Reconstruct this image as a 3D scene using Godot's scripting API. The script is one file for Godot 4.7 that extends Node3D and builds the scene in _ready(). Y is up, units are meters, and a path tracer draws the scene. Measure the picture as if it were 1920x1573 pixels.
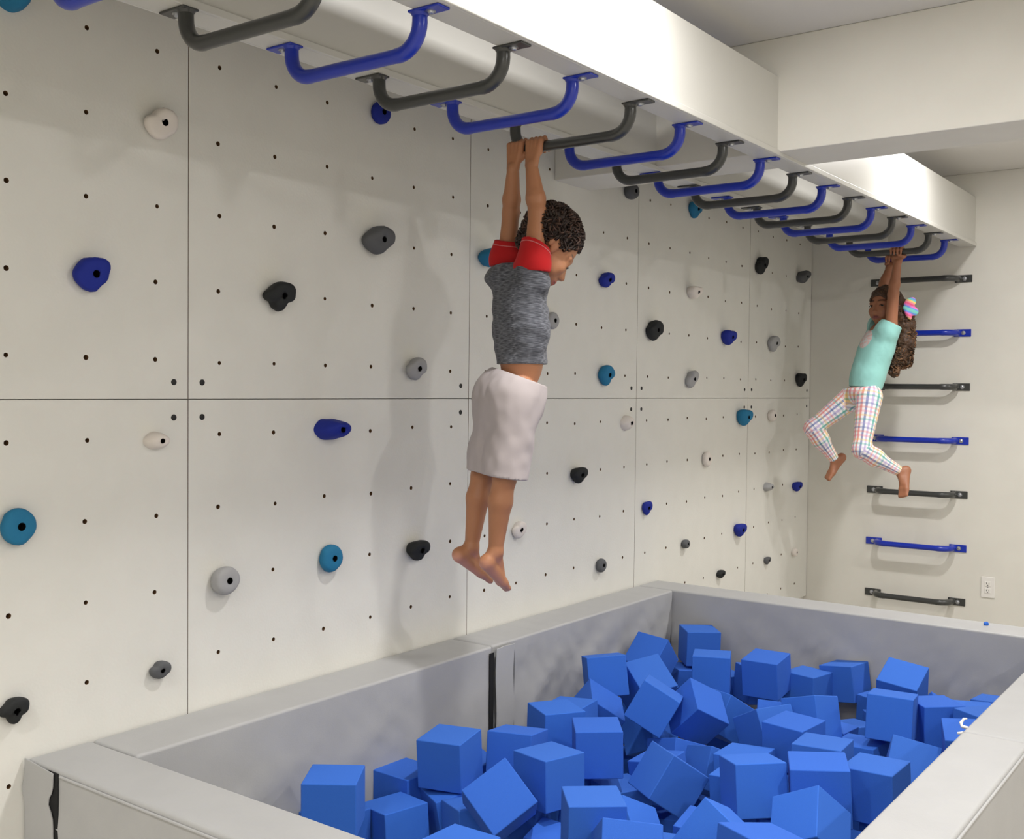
extends Node3D
# A foam-pit playroom: a climbing wall, an overhead row of bars, two hanging children and a padded pit of blue foam cubes.

var M := {}

func _ready() -> void:
	# --- camera, surroundings, exposure ---
	var cam := Camera3D.new()
	cam.name = "camera"
	add_child(cam)
	cam.fov = 42.624
	cam.near = 0.05
	cam.transform = Transform3D(Basis(Vector3(0.805379, 0.010036, -0.592676), Vector3(-0.024834, 0.999550, -0.016821), Vector3(0.592240, 0.028266, 0.805266)), Vector3(2.44094, 1.51627, 0.0))
	cam.current = true
	var we := WorldEnvironment.new()
	we.name = "surroundings"
	var env := Environment.new()
	env.background_mode = Environment.BG_COLOR
	env.background_color = Color(0.5, 0.5, 0.5)
	env.background_energy_multiplier = 0.2
	env.tonemap_mode = Environment.TONE_MAPPER_LINEAR
	env.tonemap_exposure = 1.10
	env.sdfgi_enabled = true
	env.ssao_enabled = true
	env.ssil_enabled = true
	we.environment = env
	add_child(we)
	make_materials()
	# --- ceiling lamps: a grid of recessed cans, rearmost row added as unseen fill ---
	for p in [Vector2(1.22, -2.4), Vector2(1.22, -5.05), Vector2(2.76, -2.4), Vector2(2.76, -5.05), Vector2(1.22, 0.25), Vector2(2.76, 0.25), Vector2(4.3, 0.25), Vector2(4.3, -2.4), Vector2(4.3, -5.05), Vector2(1.22, 1.6), Vector2(2.76, 1.6), Vector2(4.3, 1.6)]:
		ceiling_can(p)
	build_room()
	build_wall()
	build_bars()
	build_pads()
	build_cubes()
	build_holds()
	build_outlet()
	build_boy()
	build_girl()

const WASH := 1.55
const BEAM := 1.5

func ceiling_can(p: Vector2) -> void:
	var l := thing("ceiling_light", "recessed round ceiling light with white trim ring", "ceiling light", Vector3(p.x, 2.75, p.y), "recessed ceiling lights")
	var a := MB.new()
	a.lathe(Vector3.ZERO, Vector3.DOWN, [[0.062, 0.0], [0.062, 0.004], [0.072, 0.006], [0.085, 0.003], [0.087, 0.0]], 28)
	obj("trim_ring", a.mesh(M.paint), l)
	var b := MB.new()
	b.lathe(Vector3.ZERO, Vector3.DOWN, [[0.062, 0.001], [0.0, 0.001]], 28)
	obj("lens", b.mesh(M.lamp), l)
	# a downlight: an even wash from the lens and a stronger beam straight down
	var lamp := AreaLight3D.new()
	lamp.name = "lamp"
	l.add_child(lamp)
	lamp.area_size = Vector2(0.11, 0.11)
	lamp.area_range = 12.0
	lamp.area_attenuation = 2.0
	lamp.light_color = Color(1.0, 0.99, 0.985)
	lamp.light_energy = WASH
	lamp.shadow_enabled = true
	lamp.position = Vector3(0, -0.008, 0)
	lamp.rotation_degrees = Vector3(-90, 0, 0)
	var beam := SpotLight3D.new()
	beam.name = "beam"
	l.add_child(beam)
	beam.spot_range = 12.0
	beam.spot_attenuation = 2.0
	beam.spot_angle = 60.0
	beam.spot_angle_attenuation = 1.0
	beam.light_size = 0.055
	beam.light_color = Color(1.0, 0.99, 0.985)
	beam.light_energy = BEAM
	beam.shadow_enabled = true
	beam.position = Vector3(0, -0.01, 0)
	beam.rotation_degrees = Vector3(-90, 0, 0)

func make_materials() -> void:
	M.lamp = mat(Color(1, 1, 1), 0.4)
	M.lamp.emission_enabled = true
	M.lamp.emission = Color(1.0, 0.99, 0.98)
	M.lamp.emission_energy_multiplier = 2.0
	M.paint = tri(mat(Color.WHITE, 0.6), Vector3.ONE * 0.7)
	M.paint.albedo_texture = grain(256, 0.02, Color(0.855, 0.845, 0.81), Color(0.875, 0.865, 0.83))
	M.ceiling = mat(Color(0.85, 0.84, 0.82), 0.9)
	M.gloss = mat(Color(0.82, 0.815, 0.79), 0.38)
	M.board = tri(mat(Color.WHITE, 0.55), Vector3.ONE * 0.9, true)
	M.board.albedo_texture = grain(512, 0.012, Color(0.865, 0.86, 0.832), Color(0.88, 0.875, 0.848))
	M.board.heightmap_enabled = true
	M.board.heightmap_texture = grain(512, 0.25, Color.BLACK, Color.WHITE)
	M.board.heightmap_scale = 0.03
	M.ply = mat(Color(0.42, 0.30, 0.17), 0.9)
	M.dark = mat(Color(0.10, 0.08, 0.06), 0.9)
	M.floor = tri(mat(Color.WHITE, 0.7), Vector3.ONE * 0.8)
	M.floor.albedo_texture = grain(256, 0.03, Color(0.66, 0.64, 0.60), Color(0.73, 0.71, 0.67))
	M.bar_blue = mat(Color(0.02, 0.165, 0.66), 0.32)
	M.bar_grey = mat(Color(0.215, 0.22, 0.215), 0.32)
	for m in [M.bar_blue, M.bar_grey]:
		m.clearcoat_enabled = true
		m.clearcoat = 0.3
		m.clearcoat_roughness = 0.15
	M.zinc = mat(Color(0.72, 0.73, 0.75), 0.3, 0.9)
	M.vinyl = tri(mat(Color.WHITE, 0.5), Vector3.ONE * 1.3, true)
	M.vinyl.albedo_texture = grain(256, 0.015, Color(0.668, 0.668, 0.665), Color(0.685, 0.685, 0.682))
	M.vinyl.heightmap_enabled = true
	M.vinyl.heightmap_texture = grain(512, 0.35, Color.BLACK, Color.WHITE)
	M.vinyl.heightmap_scale = 0.02
	M.black = mat(Color(0.035, 0.035, 0.04), 0.85)
	M.bolt = mat(Color(0.03, 0.03, 0.032), 0.5)
	M.plastic = mat(Color(0.9, 0.89, 0.87), 0.35)
	var hc := {"white": Color(0.88, 0.85, 0.82), "blue": Color(0.03, 0.13, 0.55), "teal": Color(0.09, 0.44, 0.60), "grey": Color(0.345, 0.35, 0.36), "silver": Color(0.63, 0.63, 0.635), "black": Color(0.10, 0.11, 0.115)}
	for k in hc:
		var m := tri(mat(hc[k], 0.75), Vector3.ONE * 9.0)
		m.heightmap_enabled = true
		m.heightmap_texture = M.vinyl.heightmap_texture
		m.heightmap_scale = 0.03
		M["hold_" + k] = m
	# foam: open cells, with glints of single cells painted in as pale specks
	var rng := RandomNumberGenerator.new()
	rng.seed = 11
	M.foam = []
	var im := Image.create(512, 512, false, Image.FORMAT_RGB8)
	var nz := FastNoiseLite.new()
	nz.seed = 3
	nz.frequency = 0.06
	for y in 512:
		for x in 512:
			var w := 0.93 + 0.06 * nz.get_noise_2d(x, y) + rng.randf_range(-0.10, 0.10)
			im.set_pixel(x, y, Color(0.18 * w + 0.005, 0.437 * w, 0.85 * w))
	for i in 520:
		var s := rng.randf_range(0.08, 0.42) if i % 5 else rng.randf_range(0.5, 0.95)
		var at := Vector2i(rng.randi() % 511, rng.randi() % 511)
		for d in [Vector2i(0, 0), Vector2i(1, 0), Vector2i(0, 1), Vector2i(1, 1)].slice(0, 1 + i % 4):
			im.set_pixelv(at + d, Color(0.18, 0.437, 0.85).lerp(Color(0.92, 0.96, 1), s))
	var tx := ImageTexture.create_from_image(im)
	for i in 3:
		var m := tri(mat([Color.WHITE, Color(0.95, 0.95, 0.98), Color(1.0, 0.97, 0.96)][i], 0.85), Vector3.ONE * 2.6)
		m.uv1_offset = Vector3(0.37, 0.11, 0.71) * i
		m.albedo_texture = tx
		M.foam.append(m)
	M.skin = mat(Color.WHITE, 0.5)
	M.skin.vertex_color_use_as_albedo = true
	M.skin.subsurf_scatter_enabled = true
	M.skin.subsurf_scatter_strength = 0.05
	M.hair = mat(Color.WHITE, 0.6)
	M.hair.vertex_color_use_as_albedo = true

# ---------- the room ----------
func build_room() -> void:
	struct("floor", box_mesh(Vector3(-0.2, -0.1, -6.6), Vector3(5.4, 0, 3.4), M.floor))
	struct("ceiling", box_mesh(Vector3(-0.2, 2.75, -6.6), Vector3(5.4, 2.87, 3.4), M.ceiling))
	struct("wall_far", box_mesh(Vector3(-0.2, 0, -6.55), Vector3(5.4, 2.75, -6.4), M.paint))
	struct("wall_right", box_mesh(Vector3(5.2, 0, -6.4), Vector3(5.35, 2.75, 3.2), M.paint))
	struct("wall_back", box_mesh(Vector3(-0.2, 0, 3.2), Vector3(5.4, 2.75, 3.35), M.paint))
	struct("trim_1", box_mesh(Vector3(0.0, 2.354, -3.86), Vector3(5.2, 2.75, -3.59), M.paint, 0.004))
	for k in 2:
		var x0: float = [0.375, 0.855][k]
		var x1: float = [0.460, 0.940][k]
		var b := MB.new()
		b.rbox(Vector3((x0 + x1) / 2, 2.478, -2.45), Vector3(x1 - x0, 0.274, 7.9), 0.004)
		var s := struct("trim_%d" % (k + 2), b.mesh(M.gloss))
		var e := MB.new()
		for side in ([1.0] if k == 1 else [1.0, -1.0]):
			e.rbox(Vector3(x1 + 0.003 if side > 0 else x0 - 0.003, 2.351, -2.45), Vector3(0.009, 0.020, 7.9), 0.003)
		obj("edge_strip", e.mesh(M.gloss), s)

func build_wall() -> void:
	var w := struct("wall_left", box_mesh(Vector3(-0.2, 0, -6.4), Vector3(-0.0185, 2.75, 3.2), M.paint))
	var near := MB.new()
	near.rbox(Vector3(-0.009, 1.375, 1.295), Vector3(0.018, 2.75, 3.80), 0.002)
	obj("plain_panel", near.mesh(M.board), w)
	var rng := RandomNumberGenerator.new()
	rng.seed = 21
	for k in 5:
		var z1 := -0.613 - 1.2192 * k
		var z0 := maxf(z1 - 1.2192, -6.398)
		for up in 2:
			var y0 := 1.48 if up else 0.2608
			var pan := obj("climbing_panel", panel(z0, z1, y0, rng), w)
			for c in 2:
				var bz: float = [z1 - 0.046, z0 + 0.046][c]
				var b := MB.new()
				var by := 1.48 + (0.046 if up else -0.049)
				b.lathe(Vector3(0.0005, by, bz), Vector3.RIGHT, [[0.0085, -0.003], [0.0085, 0.0006], [0.006, 0.0012], [0.0035, 0.0012], [0.003, 0.0007], [0.0, 0.0007]], 14)
				obj("bolt", b.mesh(M.bolt), pan)

func panel(z0: float, z1: float, y0: float, rng: RandomNumberGenerator) -> ArrayMesh:
	var g := 0.0012
	var s := 0.2032
	var a := MB.new()
	var b := MB.new()
	var zt := z1
	while zt > z0 + 0.001:
		var zb := maxf(zt - s, z0)
		for j in 6:
			var ya := y0 + s * j
			var lo := Vector2(zb + (g if zb <= z0 + 0.001 else 0.0), ya + (g if j == 0 else 0.0))
			var hi := Vector2(zt - (g if zt >= z1 - 0.001 else 0.0), ya + s - (g if j == 5 else 0.0))
			if zt - zb < s * 0.98:
				a.flat([Vector3(0, lo.y, lo.x), Vector3(0, lo.y, hi.x), Vector3(0, hi.y, hi.x), Vector3(0, hi.y, lo.x)], Vector3.RIGHT)
				continue
			var c := Vector2((zt + zb) / 2 + rng.randf_range(-0.004, 0.004), ya + s / 2 + rng.randf_range(-0.005, 0.005))
			var r := rng.randf_range(0.0055, 0.0068)
			var outer := []
			var inner := []
			var deep := []
			var rim := []
			for i in 16:
				var w := TAU * (i + 0.0) / 16
				var d := Vector2(cos(w), sin(w))
				var e := d / maxf(absf(d.x), absf(d.y))
				var o := Vector2(lerpf(lo.x, hi.x, (e.x + 1) / 2), lerpf(lo.y, hi.y, (e.y + 1) / 2))
				outer.append(a.p(Vector3(0, o.y, o.x), Vector3.RIGHT))
				var q := c + d * r
				inner.append(a.p(Vector3(0, q.y, q.x), Vector3.RIGHT))
				var n := Vector3(0, -d.y, -d.x)
				rim.append(b.p(Vector3(0, q.y, q.x), n))
				deep.append(b.p(Vector3(-0.016, q.y, q.x), n))
			var mid := b.p(Vector3(-0.016, c.y, c.x), Vector3.RIGHT)
			for i in 16:
				var i2 := (i + 1) % 16
				a.q(outer[i], outer[i2], inner[i2], inner[i])
				b.q(rim[i], rim[i2], deep[i2], deep[i])
				b.t(mid, deep[i], deep[i2])
		zt = zb
	var y1 := y0 + s * 6
	for e in [[Vector3(0, y0 + g, z0 + g), Vector3(0, y0 + g, z1 - g), Vector3.DOWN], [Vector3(0, y1 - g, z0 + g), Vector3(0, y1 - g, z1 - g), Vector3.UP], [Vector3(0, y0 + g, z0 + g), Vector3(0, y1 - g, z0 + g), Vector3.FORWARD], [Vector3(0, y0 + g, z1 - g), Vector3(0, y1 - g, z1 - g), Vector3.BACK]]:
		b.flat([e[0], e[1], e[1] - Vector3(0.018, 0, 0), e[0] - Vector3(0.018, 0, 0)], e[2])
	var m := a.mesh(M.board)
	b.into(m, M.ply)
	return m

# ---------- the bars ----------
func bar_path(half: float, drop: float) -> Array:
	var pts := [Vector3(-half, 0.0, 0)]
	var rad := [0.0165]
	var R := 0.062
	for s in [-1.0, 1.0]:
		for i in 9:
			var w := PI / 2 * (i / 8.0 if s < 0 else 1.0 - i / 8.0)
			pts.append(Vector3(s * (half - R + R * cos(w)), -drop + R - R * sin(w), 0))
			rad.append(0.0172)
		if s < 0:
			pts.append(Vector3(-half + R + 0.012, -drop, 0))
			rad.append(0.0160)
			pts.append(Vector3(half - R - 0.012, -drop, 0))
			rad.append(0.0160)
	pts.append(Vector3(half, 0.0, 0))
	rad.append(0.0165)
	return [pts, rad]

func rung(called: String, label: String, group: String, blue: bool, at: Transform3D, span: float, plate: float) -> void:
	# the grip hangs below its two plates in its own frame: plates lie in y = 0, the bar runs along x
	var m: Material = M.bar_blue if blue else M.bar_grey
	var r := thing(called, label, "bar", Vector3.ZERO, group)
	r.transform = at
	var half := span / 2 - 0.029
	var path := bar_path(half, 0.086)
	var g := MB.new()
	g.tube(path[0], path[1], 16)
	obj("grip_tube", g.mesh(m), r)
	for s in [-1.0, 1.0]:
		var p := MB.new()
		p.rbox(Vector3(s * (span / 2 - 0.004), -0.003, 0), Vector3(plate, 0.006, 0.042), 0.0028, Vector3i.ONE, null, 2)
		p.lathe(Vector3(s * half, -0.005, 0), Vector3.DOWN, [[0.0215, 0.0], [0.019, 0.004], [0.0165, 0.008]], 16)
		obj("mounting_plate", p.mesh(m), r)
		var b := MB.new()
		b.lathe(Vector3(s * (span / 2 + 0.002), -0.006, 0), Vector3.DOWN, [[0.0125, 0.0], [0.0125, 0.0016], [0.0085, 0.002], [0.0078, 0.006], [0.0045, 0.0078], [0.0, 0.008]], 6 if s < 0 else 7)
		obj("bolt", b.mesh(M.zinc), r)

func build_bars() -> void:
	var notes := {0: "overhead bar at the top frame edge, nearest grey one", 1: "overhead bar fully in view nearest the camera", 2: "overhead bar just above the small blue oval hold", 3: "overhead bar crossing in front of the boy's bar", 4: "overhead bar that the boy in the red-sleeved shirt hangs from", 5: "overhead bar directly beyond the boy's hands", 6: "overhead bar just before the cross beam", 7: "overhead bar under the cross beam", 8: "overhead bar just past the cross beam", 9: "overhead bar, second past the cross beam", 10: "overhead bar, third past the cross beam", 11: "overhead bar, fourth past the cross beam", 12: "overhead bar, fifth past the cross beam", 13: "overhead bar just before the girl's grey bar", 14: "overhead bar that the girl's upper hand grips", 15: "overhead bar closest to the far wall, gripped by the girl", -1: "overhead bar barely showing at the top frame corner"}
	for k in range(-1, 16):
		var blue := absi(k) % 2 == 1
		rung("monkey_bar", ("royal blue " if blue else "dark grey ") + notes[k], "overhead monkey bars", blue, Transform3D(Basis(), Vector3(0.6585, 2.341, -1.485 - 0.3048 * k)), 0.468, 0.088)
	var high := ["lowest of the ladder, just above the far pad", "second from the bottom of the ladder", "third from the bottom, beside the girl's foot", "middle of the ladder, beside the girl's knee", "third from the top, beside the girl's waist", "second from the top, behind the girl's hair", "topmost of the ladder, behind the girl's raised arms"]
	for k in 7:
		var blue := k % 2 == 1
		# plates against the wall: the frame's down becomes the room's +z
		rung("ladder_rung", ("royal blue wall rung, " if blue else "dark grey wall rung, ") + high[k], "rungs of the wall ladder", blue, Transform3D(Basis(Vector3.RIGHT, Vector3.FORWARD, Vector3.UP), Vector3(0.6466, 0.33425 + 0.3048 * k, -6.4)), 0.4815, 0.094)

# ---------- the pit ----------
var fold := FastNoiseLite.new()

func pad(label: String, lo: Vector3, hi: Vector3, wave: float, cut: Vector3i) -> Node3D:
	var p := thing("pit_pad", label, "padded wall", Vector3.ZERO, "grey vinyl pads round the foam pit")
	fold.seed = 5
	fold.frequency = 1.0
	fold.fractal_octaves = 2
	var b := MB.new()
	var mid := (lo + hi) / 2
	var bend := func(q: Vector3, n: Vector3) -> Array:
		var along := q.z if hi.z - lo.z > hi.x - lo.x else q.x
		var h := clampf((hi.y - q.y) / 0.5, 0.0, 1.0)
		# the cover sags in slanting folds below its top edge and puckers at the edge itself
		var f := func(t: float, y: float) -> float: return wave * (fold.get_noise_2d(t * 4.0 + y * 5.0, y * 2.0 + lo.x * 9.0) * sin(clampf((hi.y - y) / 0.45, 0.0, 1.0) * PI) * 1.2 + fold.get_noise_2d(t * 11.0, y * 3.0 + 40.0) * 0.10)
		var d: float = f.call(along, q.y)
		var dt: float = (f.call(along + 0.01, q.y) - d) / 0.01
		var dy: float = (f.call(along, q.y + 0.01) - d) / 0.01
		var tang := Vector3(0, 0, 1) if hi.z - lo.z > hi.x - lo.x else Vector3(1, 0, 0)
		if absf(n.y) > 0.9:
			dy = 0.0
		if absf(n.dot(tang)) > 0.5 or h > 0.99 or (lo.x < 0.01 and n.x < -0.3):
			return [q, n]
		return [q + n * d, (n - tang * dt - Vector3.UP * dy).normalized()]
	b.rbox(mid, hi - lo, 0.009, cut, bend, 3)
	obj("vinyl_cover", b.mesh(M.vinyl), p)
	return p

func build_pads() -> void:
	var T := 0.622
	var a := pad("grey vinyl pit pad along the climbing wall nearest the camera", Vector3(0.004, 0, -2.957), Vector3(0.192, T, -1.541), 0.004, Vector3i(4, 14, 60))
	var s := MB.new()
	s.rbox(Vector3(0.1955, 0.29, -2.948), Vector3(0.004, 0.62, 0.024), 0.001)
	obj("hook_and_loop_strip", s.mesh(M.black), a)
	var b := pad("grey vinyl pit pad along the climbing wall at its far half", Vector3(0.004, 0, -4.296), Vector3(0.186, T, -2.963), 0.011, Vector3i(4, 14, 60))
	var f := MB.new()
	var wob := func(q: Vector3, n: Vector3) -> Array:
		var d := 0.003 * sin(q.y * 21.0) + 0.003 * sin(q.z * 70.0 + q.y * 4.0)
		return [q + Vector3(d, 0, 0), n]
	f.rbox(Vector3(0.2005, 0.307, -3.018), Vector3(0.004, 0.612, 0.105), 0.0015, Vector3i(1, 16, 6), wob)
	var fl := obj("closing_flap", f.mesh(M.vinyl), b)
	var st := MB.new()
	st.rbox(Vector3(0.1995, 0.305, -3.0725), Vector3(0.004, 0.60, 0.005), 0.001)
	obj("gap_shade_strip", st.mesh(M.black), fl)  # black strip standing in for the shade of the open gap
	var c := pad("grey vinyl pit pad across the front beside the camera", Vector3(0.004, 0, -1.537), Vector3(2.30, T, -1.370), 0.005, Vector3i(70, 14, 4))
	var e := MB.new()
	e.tube([Vector3(0.15, T - 0.012, -1.3675), Vector3(0.7, T - 0.0135, -1.368), Vector3(1.4, T - 0.012, -1.3675), Vector3(2.29, T - 0.013, -1.3685)], [0.0035, 0.0035, 0.0035, 0.0035], 8)
	obj("edge_piping", e.mesh(M.vinyl), c)
	var g := MB.new()
	var curl := func(q: Vector3, n: Vector3) -> Array:
		var y := q.y
		var dip := exp(-pow((y - 0.545) / 0.022, 2.0))
		var t := clampf((q.x - 0.0) / 0.13, 0.0, 1.0)
		return [Vector3(q.x - 0.020 * dip * t + 0.006 * t * sin(y * 9.0), y - 0.012 * t + 0.008, q.z + 0.006 * dip * (1.0 - t)), n]
	g.rbox(Vector3(0.068, 0.31, -1.364), Vector3(0.126, 0.615, 0.004), 0.0015, Vector3i(10, 40, 1), curl)
	obj("corner_flap", g.mesh(M.vinyl), c)
	var v := MB.new()
	v.rbox(Vector3(0.118, 0.30, -1.3685), Vector3(0.045, 0.63, 0.003), 0.001)
	obj("hook_and_loop_strip", v.mesh(M.black), c)
	pad("grey vinyl pit pad across the far end before the wall ladder", Vector3(0.004, 0, -4.485), Vector3(1.91, T, -4.302), 0.007, Vector3i(60, 14, 4))
	var d := pad("pale grey vinyl pit pad on the open side nearest the camera", Vector3(1.734, 0, -2.990), Vector3(1.897, T, -1.541), 0.002, Vector3i(4, 14, 50))
	var h := MB.new()
	h.tube([Vector3(1.899, T - 0.011, -1.55), Vector3(1.8995, T - 0.011, -2.98)], [0.0035, 0.0035], 8)
	obj("edge_piping", h.mesh(M.vinyl), d)
	var i := pad("pale grey vinyl pit pad on the open side at its far half", Vector3(1.734, 0, -4.298), Vector3(1.897, T, -2.994), 0.002, Vector3i(4, 14, 50))
	var j := MB.new()
	j.tube([Vector3(1.899, T - 0.011, -3.0), Vector3(1.8995, T - 0.011, -4.29)], [0.0035, 0.0035], 8)
	obj("edge_piping", j.mesh(M.vinyl), i)
	var k := MB.new()
	k.tube([Vector3(1.735, 0.617, -3.045), Vector3(1.722, 0.619, -3.04), Vector3(1.715, 0.624, -3.055), Vector3(1.719, 0.632, -3.07), Vector3(1.727, 0.634, -3.072)], [0.004, 0.0045, 0.0045, 0.0035, 0.002], 8)
	k.tube([Vector3(1.733, 0.612, -3.005), Vector3(1.718, 0.608, -3.010)], [0.005, 0.003], 8)
	obj("loose_binding", k.mesh(M.plastic), i)
	var cr := MB.new()
	cr.rbox(Vector3.ZERO, Vector3(0.018, 0.014, 0.016), 0.005)
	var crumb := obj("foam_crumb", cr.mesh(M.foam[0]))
	crumb.position = Vector3(1.475, T + 0.006, -4.42)
	crumb.rotation_degrees = Vector3(10, 30, 15)
	tag(crumb, "tiny torn crumb of blue foam lying on the far pad", "foam crumb")

var cube_kinds := []

func cube(x: float, y: float, z: float, rx: float, ry: float, rz: float, size: float, label: String, group := "blue foam cubes in the pit") -> void:
	var i := cube_kinds.size()
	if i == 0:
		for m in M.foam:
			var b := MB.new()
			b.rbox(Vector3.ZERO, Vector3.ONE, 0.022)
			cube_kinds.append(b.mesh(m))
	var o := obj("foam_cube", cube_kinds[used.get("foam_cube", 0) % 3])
	o.position = Vector3(x, y, z)
	o.rotation_degrees = Vector3(rx, ry, rz)
	o.scale = Vector3.ONE * size
	tag(o, label, "foam cube", group)

func build_cubes() -> void:
	cube(0.372, 0.407, -2.023, 0.6, 34.8, 0.1, 0.146, "blue foam cube standing upright closest to the front pad's wall corner")
	cube(0.264, 0.281, -2.436, -0.4, -1.9, 0.4, 0.148, "blue foam cube half sunk against the near wall pad, behind the frontmost upright cube")
	cube(0.420, 0.416, -2.453, 2.9, 12.4, 1.5, 0.145, "upright blue foam cube in front of the black hook-and-loop strip")
	cube(0.362, 0.248, -2.274, 1.1, -15.3, 4.8, 0.146, "low blue foam cube with flat lit top between the two nearest upright cubes")
	cube(0.714, 0.397, -2.308, 30.0, -30.0, -50.1, 0.146, "blue foam cube balanced on one edge, diamond-shaped speckled face towards the front pad")
	cube(0.724, 0.406, -2.531, -0.8, -15.7, 2.7, 0.146, "upright blue foam cube with a corner towards the camera, right behind the diamond-tilted one")
	cube(0.475, 0.395, -2.934, -1.2, -31.1, -0.5, 0.146, "blue foam cube turned cornerwise below the far wall pad's stitched flap")
	cube(0.699, 0.405, -2.833, 0.7, 37.2, 1.1, 0.146, "upright blue foam cube with square face, touching the cornerwise cube behind it")
	cube(1.021, 0.418, -2.294, -0.9, 40.8, -0.4, 0.146, "upright blue foam cube cut by the bottom frame edge, nearest of the square-faced ones")
	cube(0.363, 0.451, -3.428, -10.7, 40.4, 4.6, 0.146, "upright blue foam cube leaning on the far half of the wall pad")
	cube(0.297, 0.405, -3.900, 43.9, -7.4, -7.1, 0.146, "tilted blue foam cube topmost in the wall-side far corner heap")
	cube(0.449, 0.391, -3.584, 7.2, -27.1, -39.3, 0.154, "large-faced blue foam cube leaning in the middle of the far corner heap")
	cube(0.652, 0.423, -3.281, -6.1, 22.9, -29.1, 0.142, "blue foam cube standing on its edge with purple-blue face and thin lit rim")
	cube(0.415, 0.351, -3.279, 16.9, 36.4, -35.1, 0.146, "blue foam cube rolled onto a corner, between cornerwise cube and leaning heap")
	cube(0.376, 0.424, -4.182, 0.6, 41.5, -1.4, 0.146, "blue foam cube at the very inner corner of wall pad and far pad")
	cube(0.584, 0.407, -3.875, -1.9, 23.2, 0.3, 0.146, "upright square-faced blue foam cube in front of the corner cube by the far pad")
	cube(0.774, 0.410, -3.966, 6.5, 1.1, 0.5, 0.146, "upright blue foam cube with right side lit, alone before the far pad's middle")
	cube(1.001, 0.368, -4.215, -0.9, -9.2, 7.9, 0.141, "blue foam cube against the far pad with a shadowed right side")
	cube(1.279, 0.427, -4.020, 23.7, -2.2, -7.8, 0.146, "blue foam cube leaning back against the far pad with a slanted top edge")
	cube(0.744, 0.382, -3.422, -27.6, -31.3, -36.3, 0.146, "blue foam cube resting on one corner in the pile's centre with dark underside")
	cube(0.930, 0.344, -2.866, -34.5, -35.2, 0.7, 0.146, "tumbled blue foam cube showing two long tilted faces, nearest the pit's middle")
	cube(1.234, 0.420, -2.792, -8.8, 43.0, 0.5, 0.146, "upright blue foam cube with small torn nicks in its front face")
	cube(1.395, 0.425, -2.865, -0.1, 24.2, 3.2, 0.158, "blue foam cube with one plain square face, just beyond the nicked cube")
	cube(1.497, 0.396, -3.036, 1.1, -2.6, 2.4, 0.148, "flat-topped blue foam cube tucked against the open-side pad")
	cube(1.444, 0.386, -2.673, 38.9, 18.7, 34.5, 0.145, "blue foam cube with a vertical ridge, nearest the open-side pad")
	cube(1.150, 0.389, -3.301, 2.6, -9.2, -0.2, 0.146, "wide blue foam cube with flat lit top behind the nicked cube")
	cube(1.315, 0.404, -3.110, -1.9, 4.4, 1.5, 0.146, "low blue foam cube with scuff marks on its lit top")
	cube(1.362, 0.440, -3.621, -6.5, 9.7, -1.0, 0.146, "big square-faced blue foam cube tipped slightly, nearest before the slanted far-pad cube")
	cube(1.643, 0.420, -3.468, 10.9, 19.3, 4.1, 0.146, "blue foam cube with lit top touching the open-side pad by its joint")
	cube(1.492, 0.346, -3.385, -41.8, 25.3, -14.4, 0.146, "blue foam cube with slanted purple-blue face below the tipped square-faced cube")
	cube(1.303, 0.391, -2.433, -26.9, -2.1, -27.3, 0.147, "steep blue foam cube rising between tumbled cube and nicked cube at the front")
	cube(1.452, 0.425, -2.327, -7.4, -34.8, 6.3, 0.146, "speckled bright blue foam cube at the bottom frame edge under the nicked cube")
	cube(0.574, 0.269, -2.379, -0.1, -30.2, 7.5, 0.146, "small visible blue foam cube corner left of the big diamond-tilted front cube")
	cube(0.442, 0.263, -2.450, 10.1, -30.1, 2.2, 0.146, "blue foam cube sunk directly under the upright cube by the hook-and-loop strip")
	cube(0.517, 0.393, -2.660, -8.7, 13.7, 1.6, 0.146, "low blue foam cube just past the black strip, showing only its top slab")
	cube(1.585, 0.357, -4.104, -4.0, -3.3, 2.8, 0.138, "blue foam cube in the far corner beside the open-side pad")
	cube(1.110, 0.400, -3.561, -10.9, -14.3, 16.8, 0.138, "dark-faced blue foam cube with thin lit top edge in the far middle")
	cube(0.962, 0.319, -3.621, -37.1, 24.8, -2.8, 0.146, "small visible purple-blue slab of foam cube under the lone upright far cube")
	cube(1.005, 0.361, -3.433, 0.4, -28.8, 27.5, 0.146, "wide dark blue foam cube behind the wide flat-topped cube at pile centre")
	cube(0.832, 0.360, -1.989, -1.0, -0.4, 1.0, 0.146, "blue foam cube edge in shade under the diamond-tilted cube at the front")
	cube(0.346, 0.270, -2.647, 4.7, -30.0, 0.6, 0.146, "sloping blue foam cube face between black strip cube and diamond-tilted cube")
	cube(0.384, 0.324, -3.741, 19.5, -16.4, -40.5, 0.138, "narrow purple-blue foam cube sliver behind the large-faced leaning cube")
	cube(0.749, 0.324, -3.618, -31.4, -20.6, -0.0, 0.146, "pointed blue foam cube sliver sticking out behind the corner-resting cube")
	cube(0.748, 0.245, -3.262, -19.8, -23.7, 17.4, 0.146, "flat blue foam cube lit from above behind the tumbled cube's raised corner")
	cube(0.915, 0.271, -3.197, -23.2, -34.1, 16.5, 0.138, "blue foam cube with purple-blue front leaning behind the tumbled cube")
	cube(1.132, 0.320, -2.954, 1.6, 0.2, 3.1, 0.146, "small blue foam cube corner pinched between tumbled cube and nicked cube")
	cube(1.369, 0.270, -4.185, 23.8, 35.0, -33.0, 0.146, "broad sloping blue foam cube behind the tipped square-faced cube by the open-side pad")
	cube(1.630, 0.400, -3.738, -3.1, -29.8, -0.9, 0.146, "blue foam cube top beside the open-side pad beyond its joint")
	cube(1.272, 0.270, -3.593, -0.6, -3.5, 3.4, 0.146, "low blue foam cube shadowed by the tipped square-faced cube")
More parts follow.
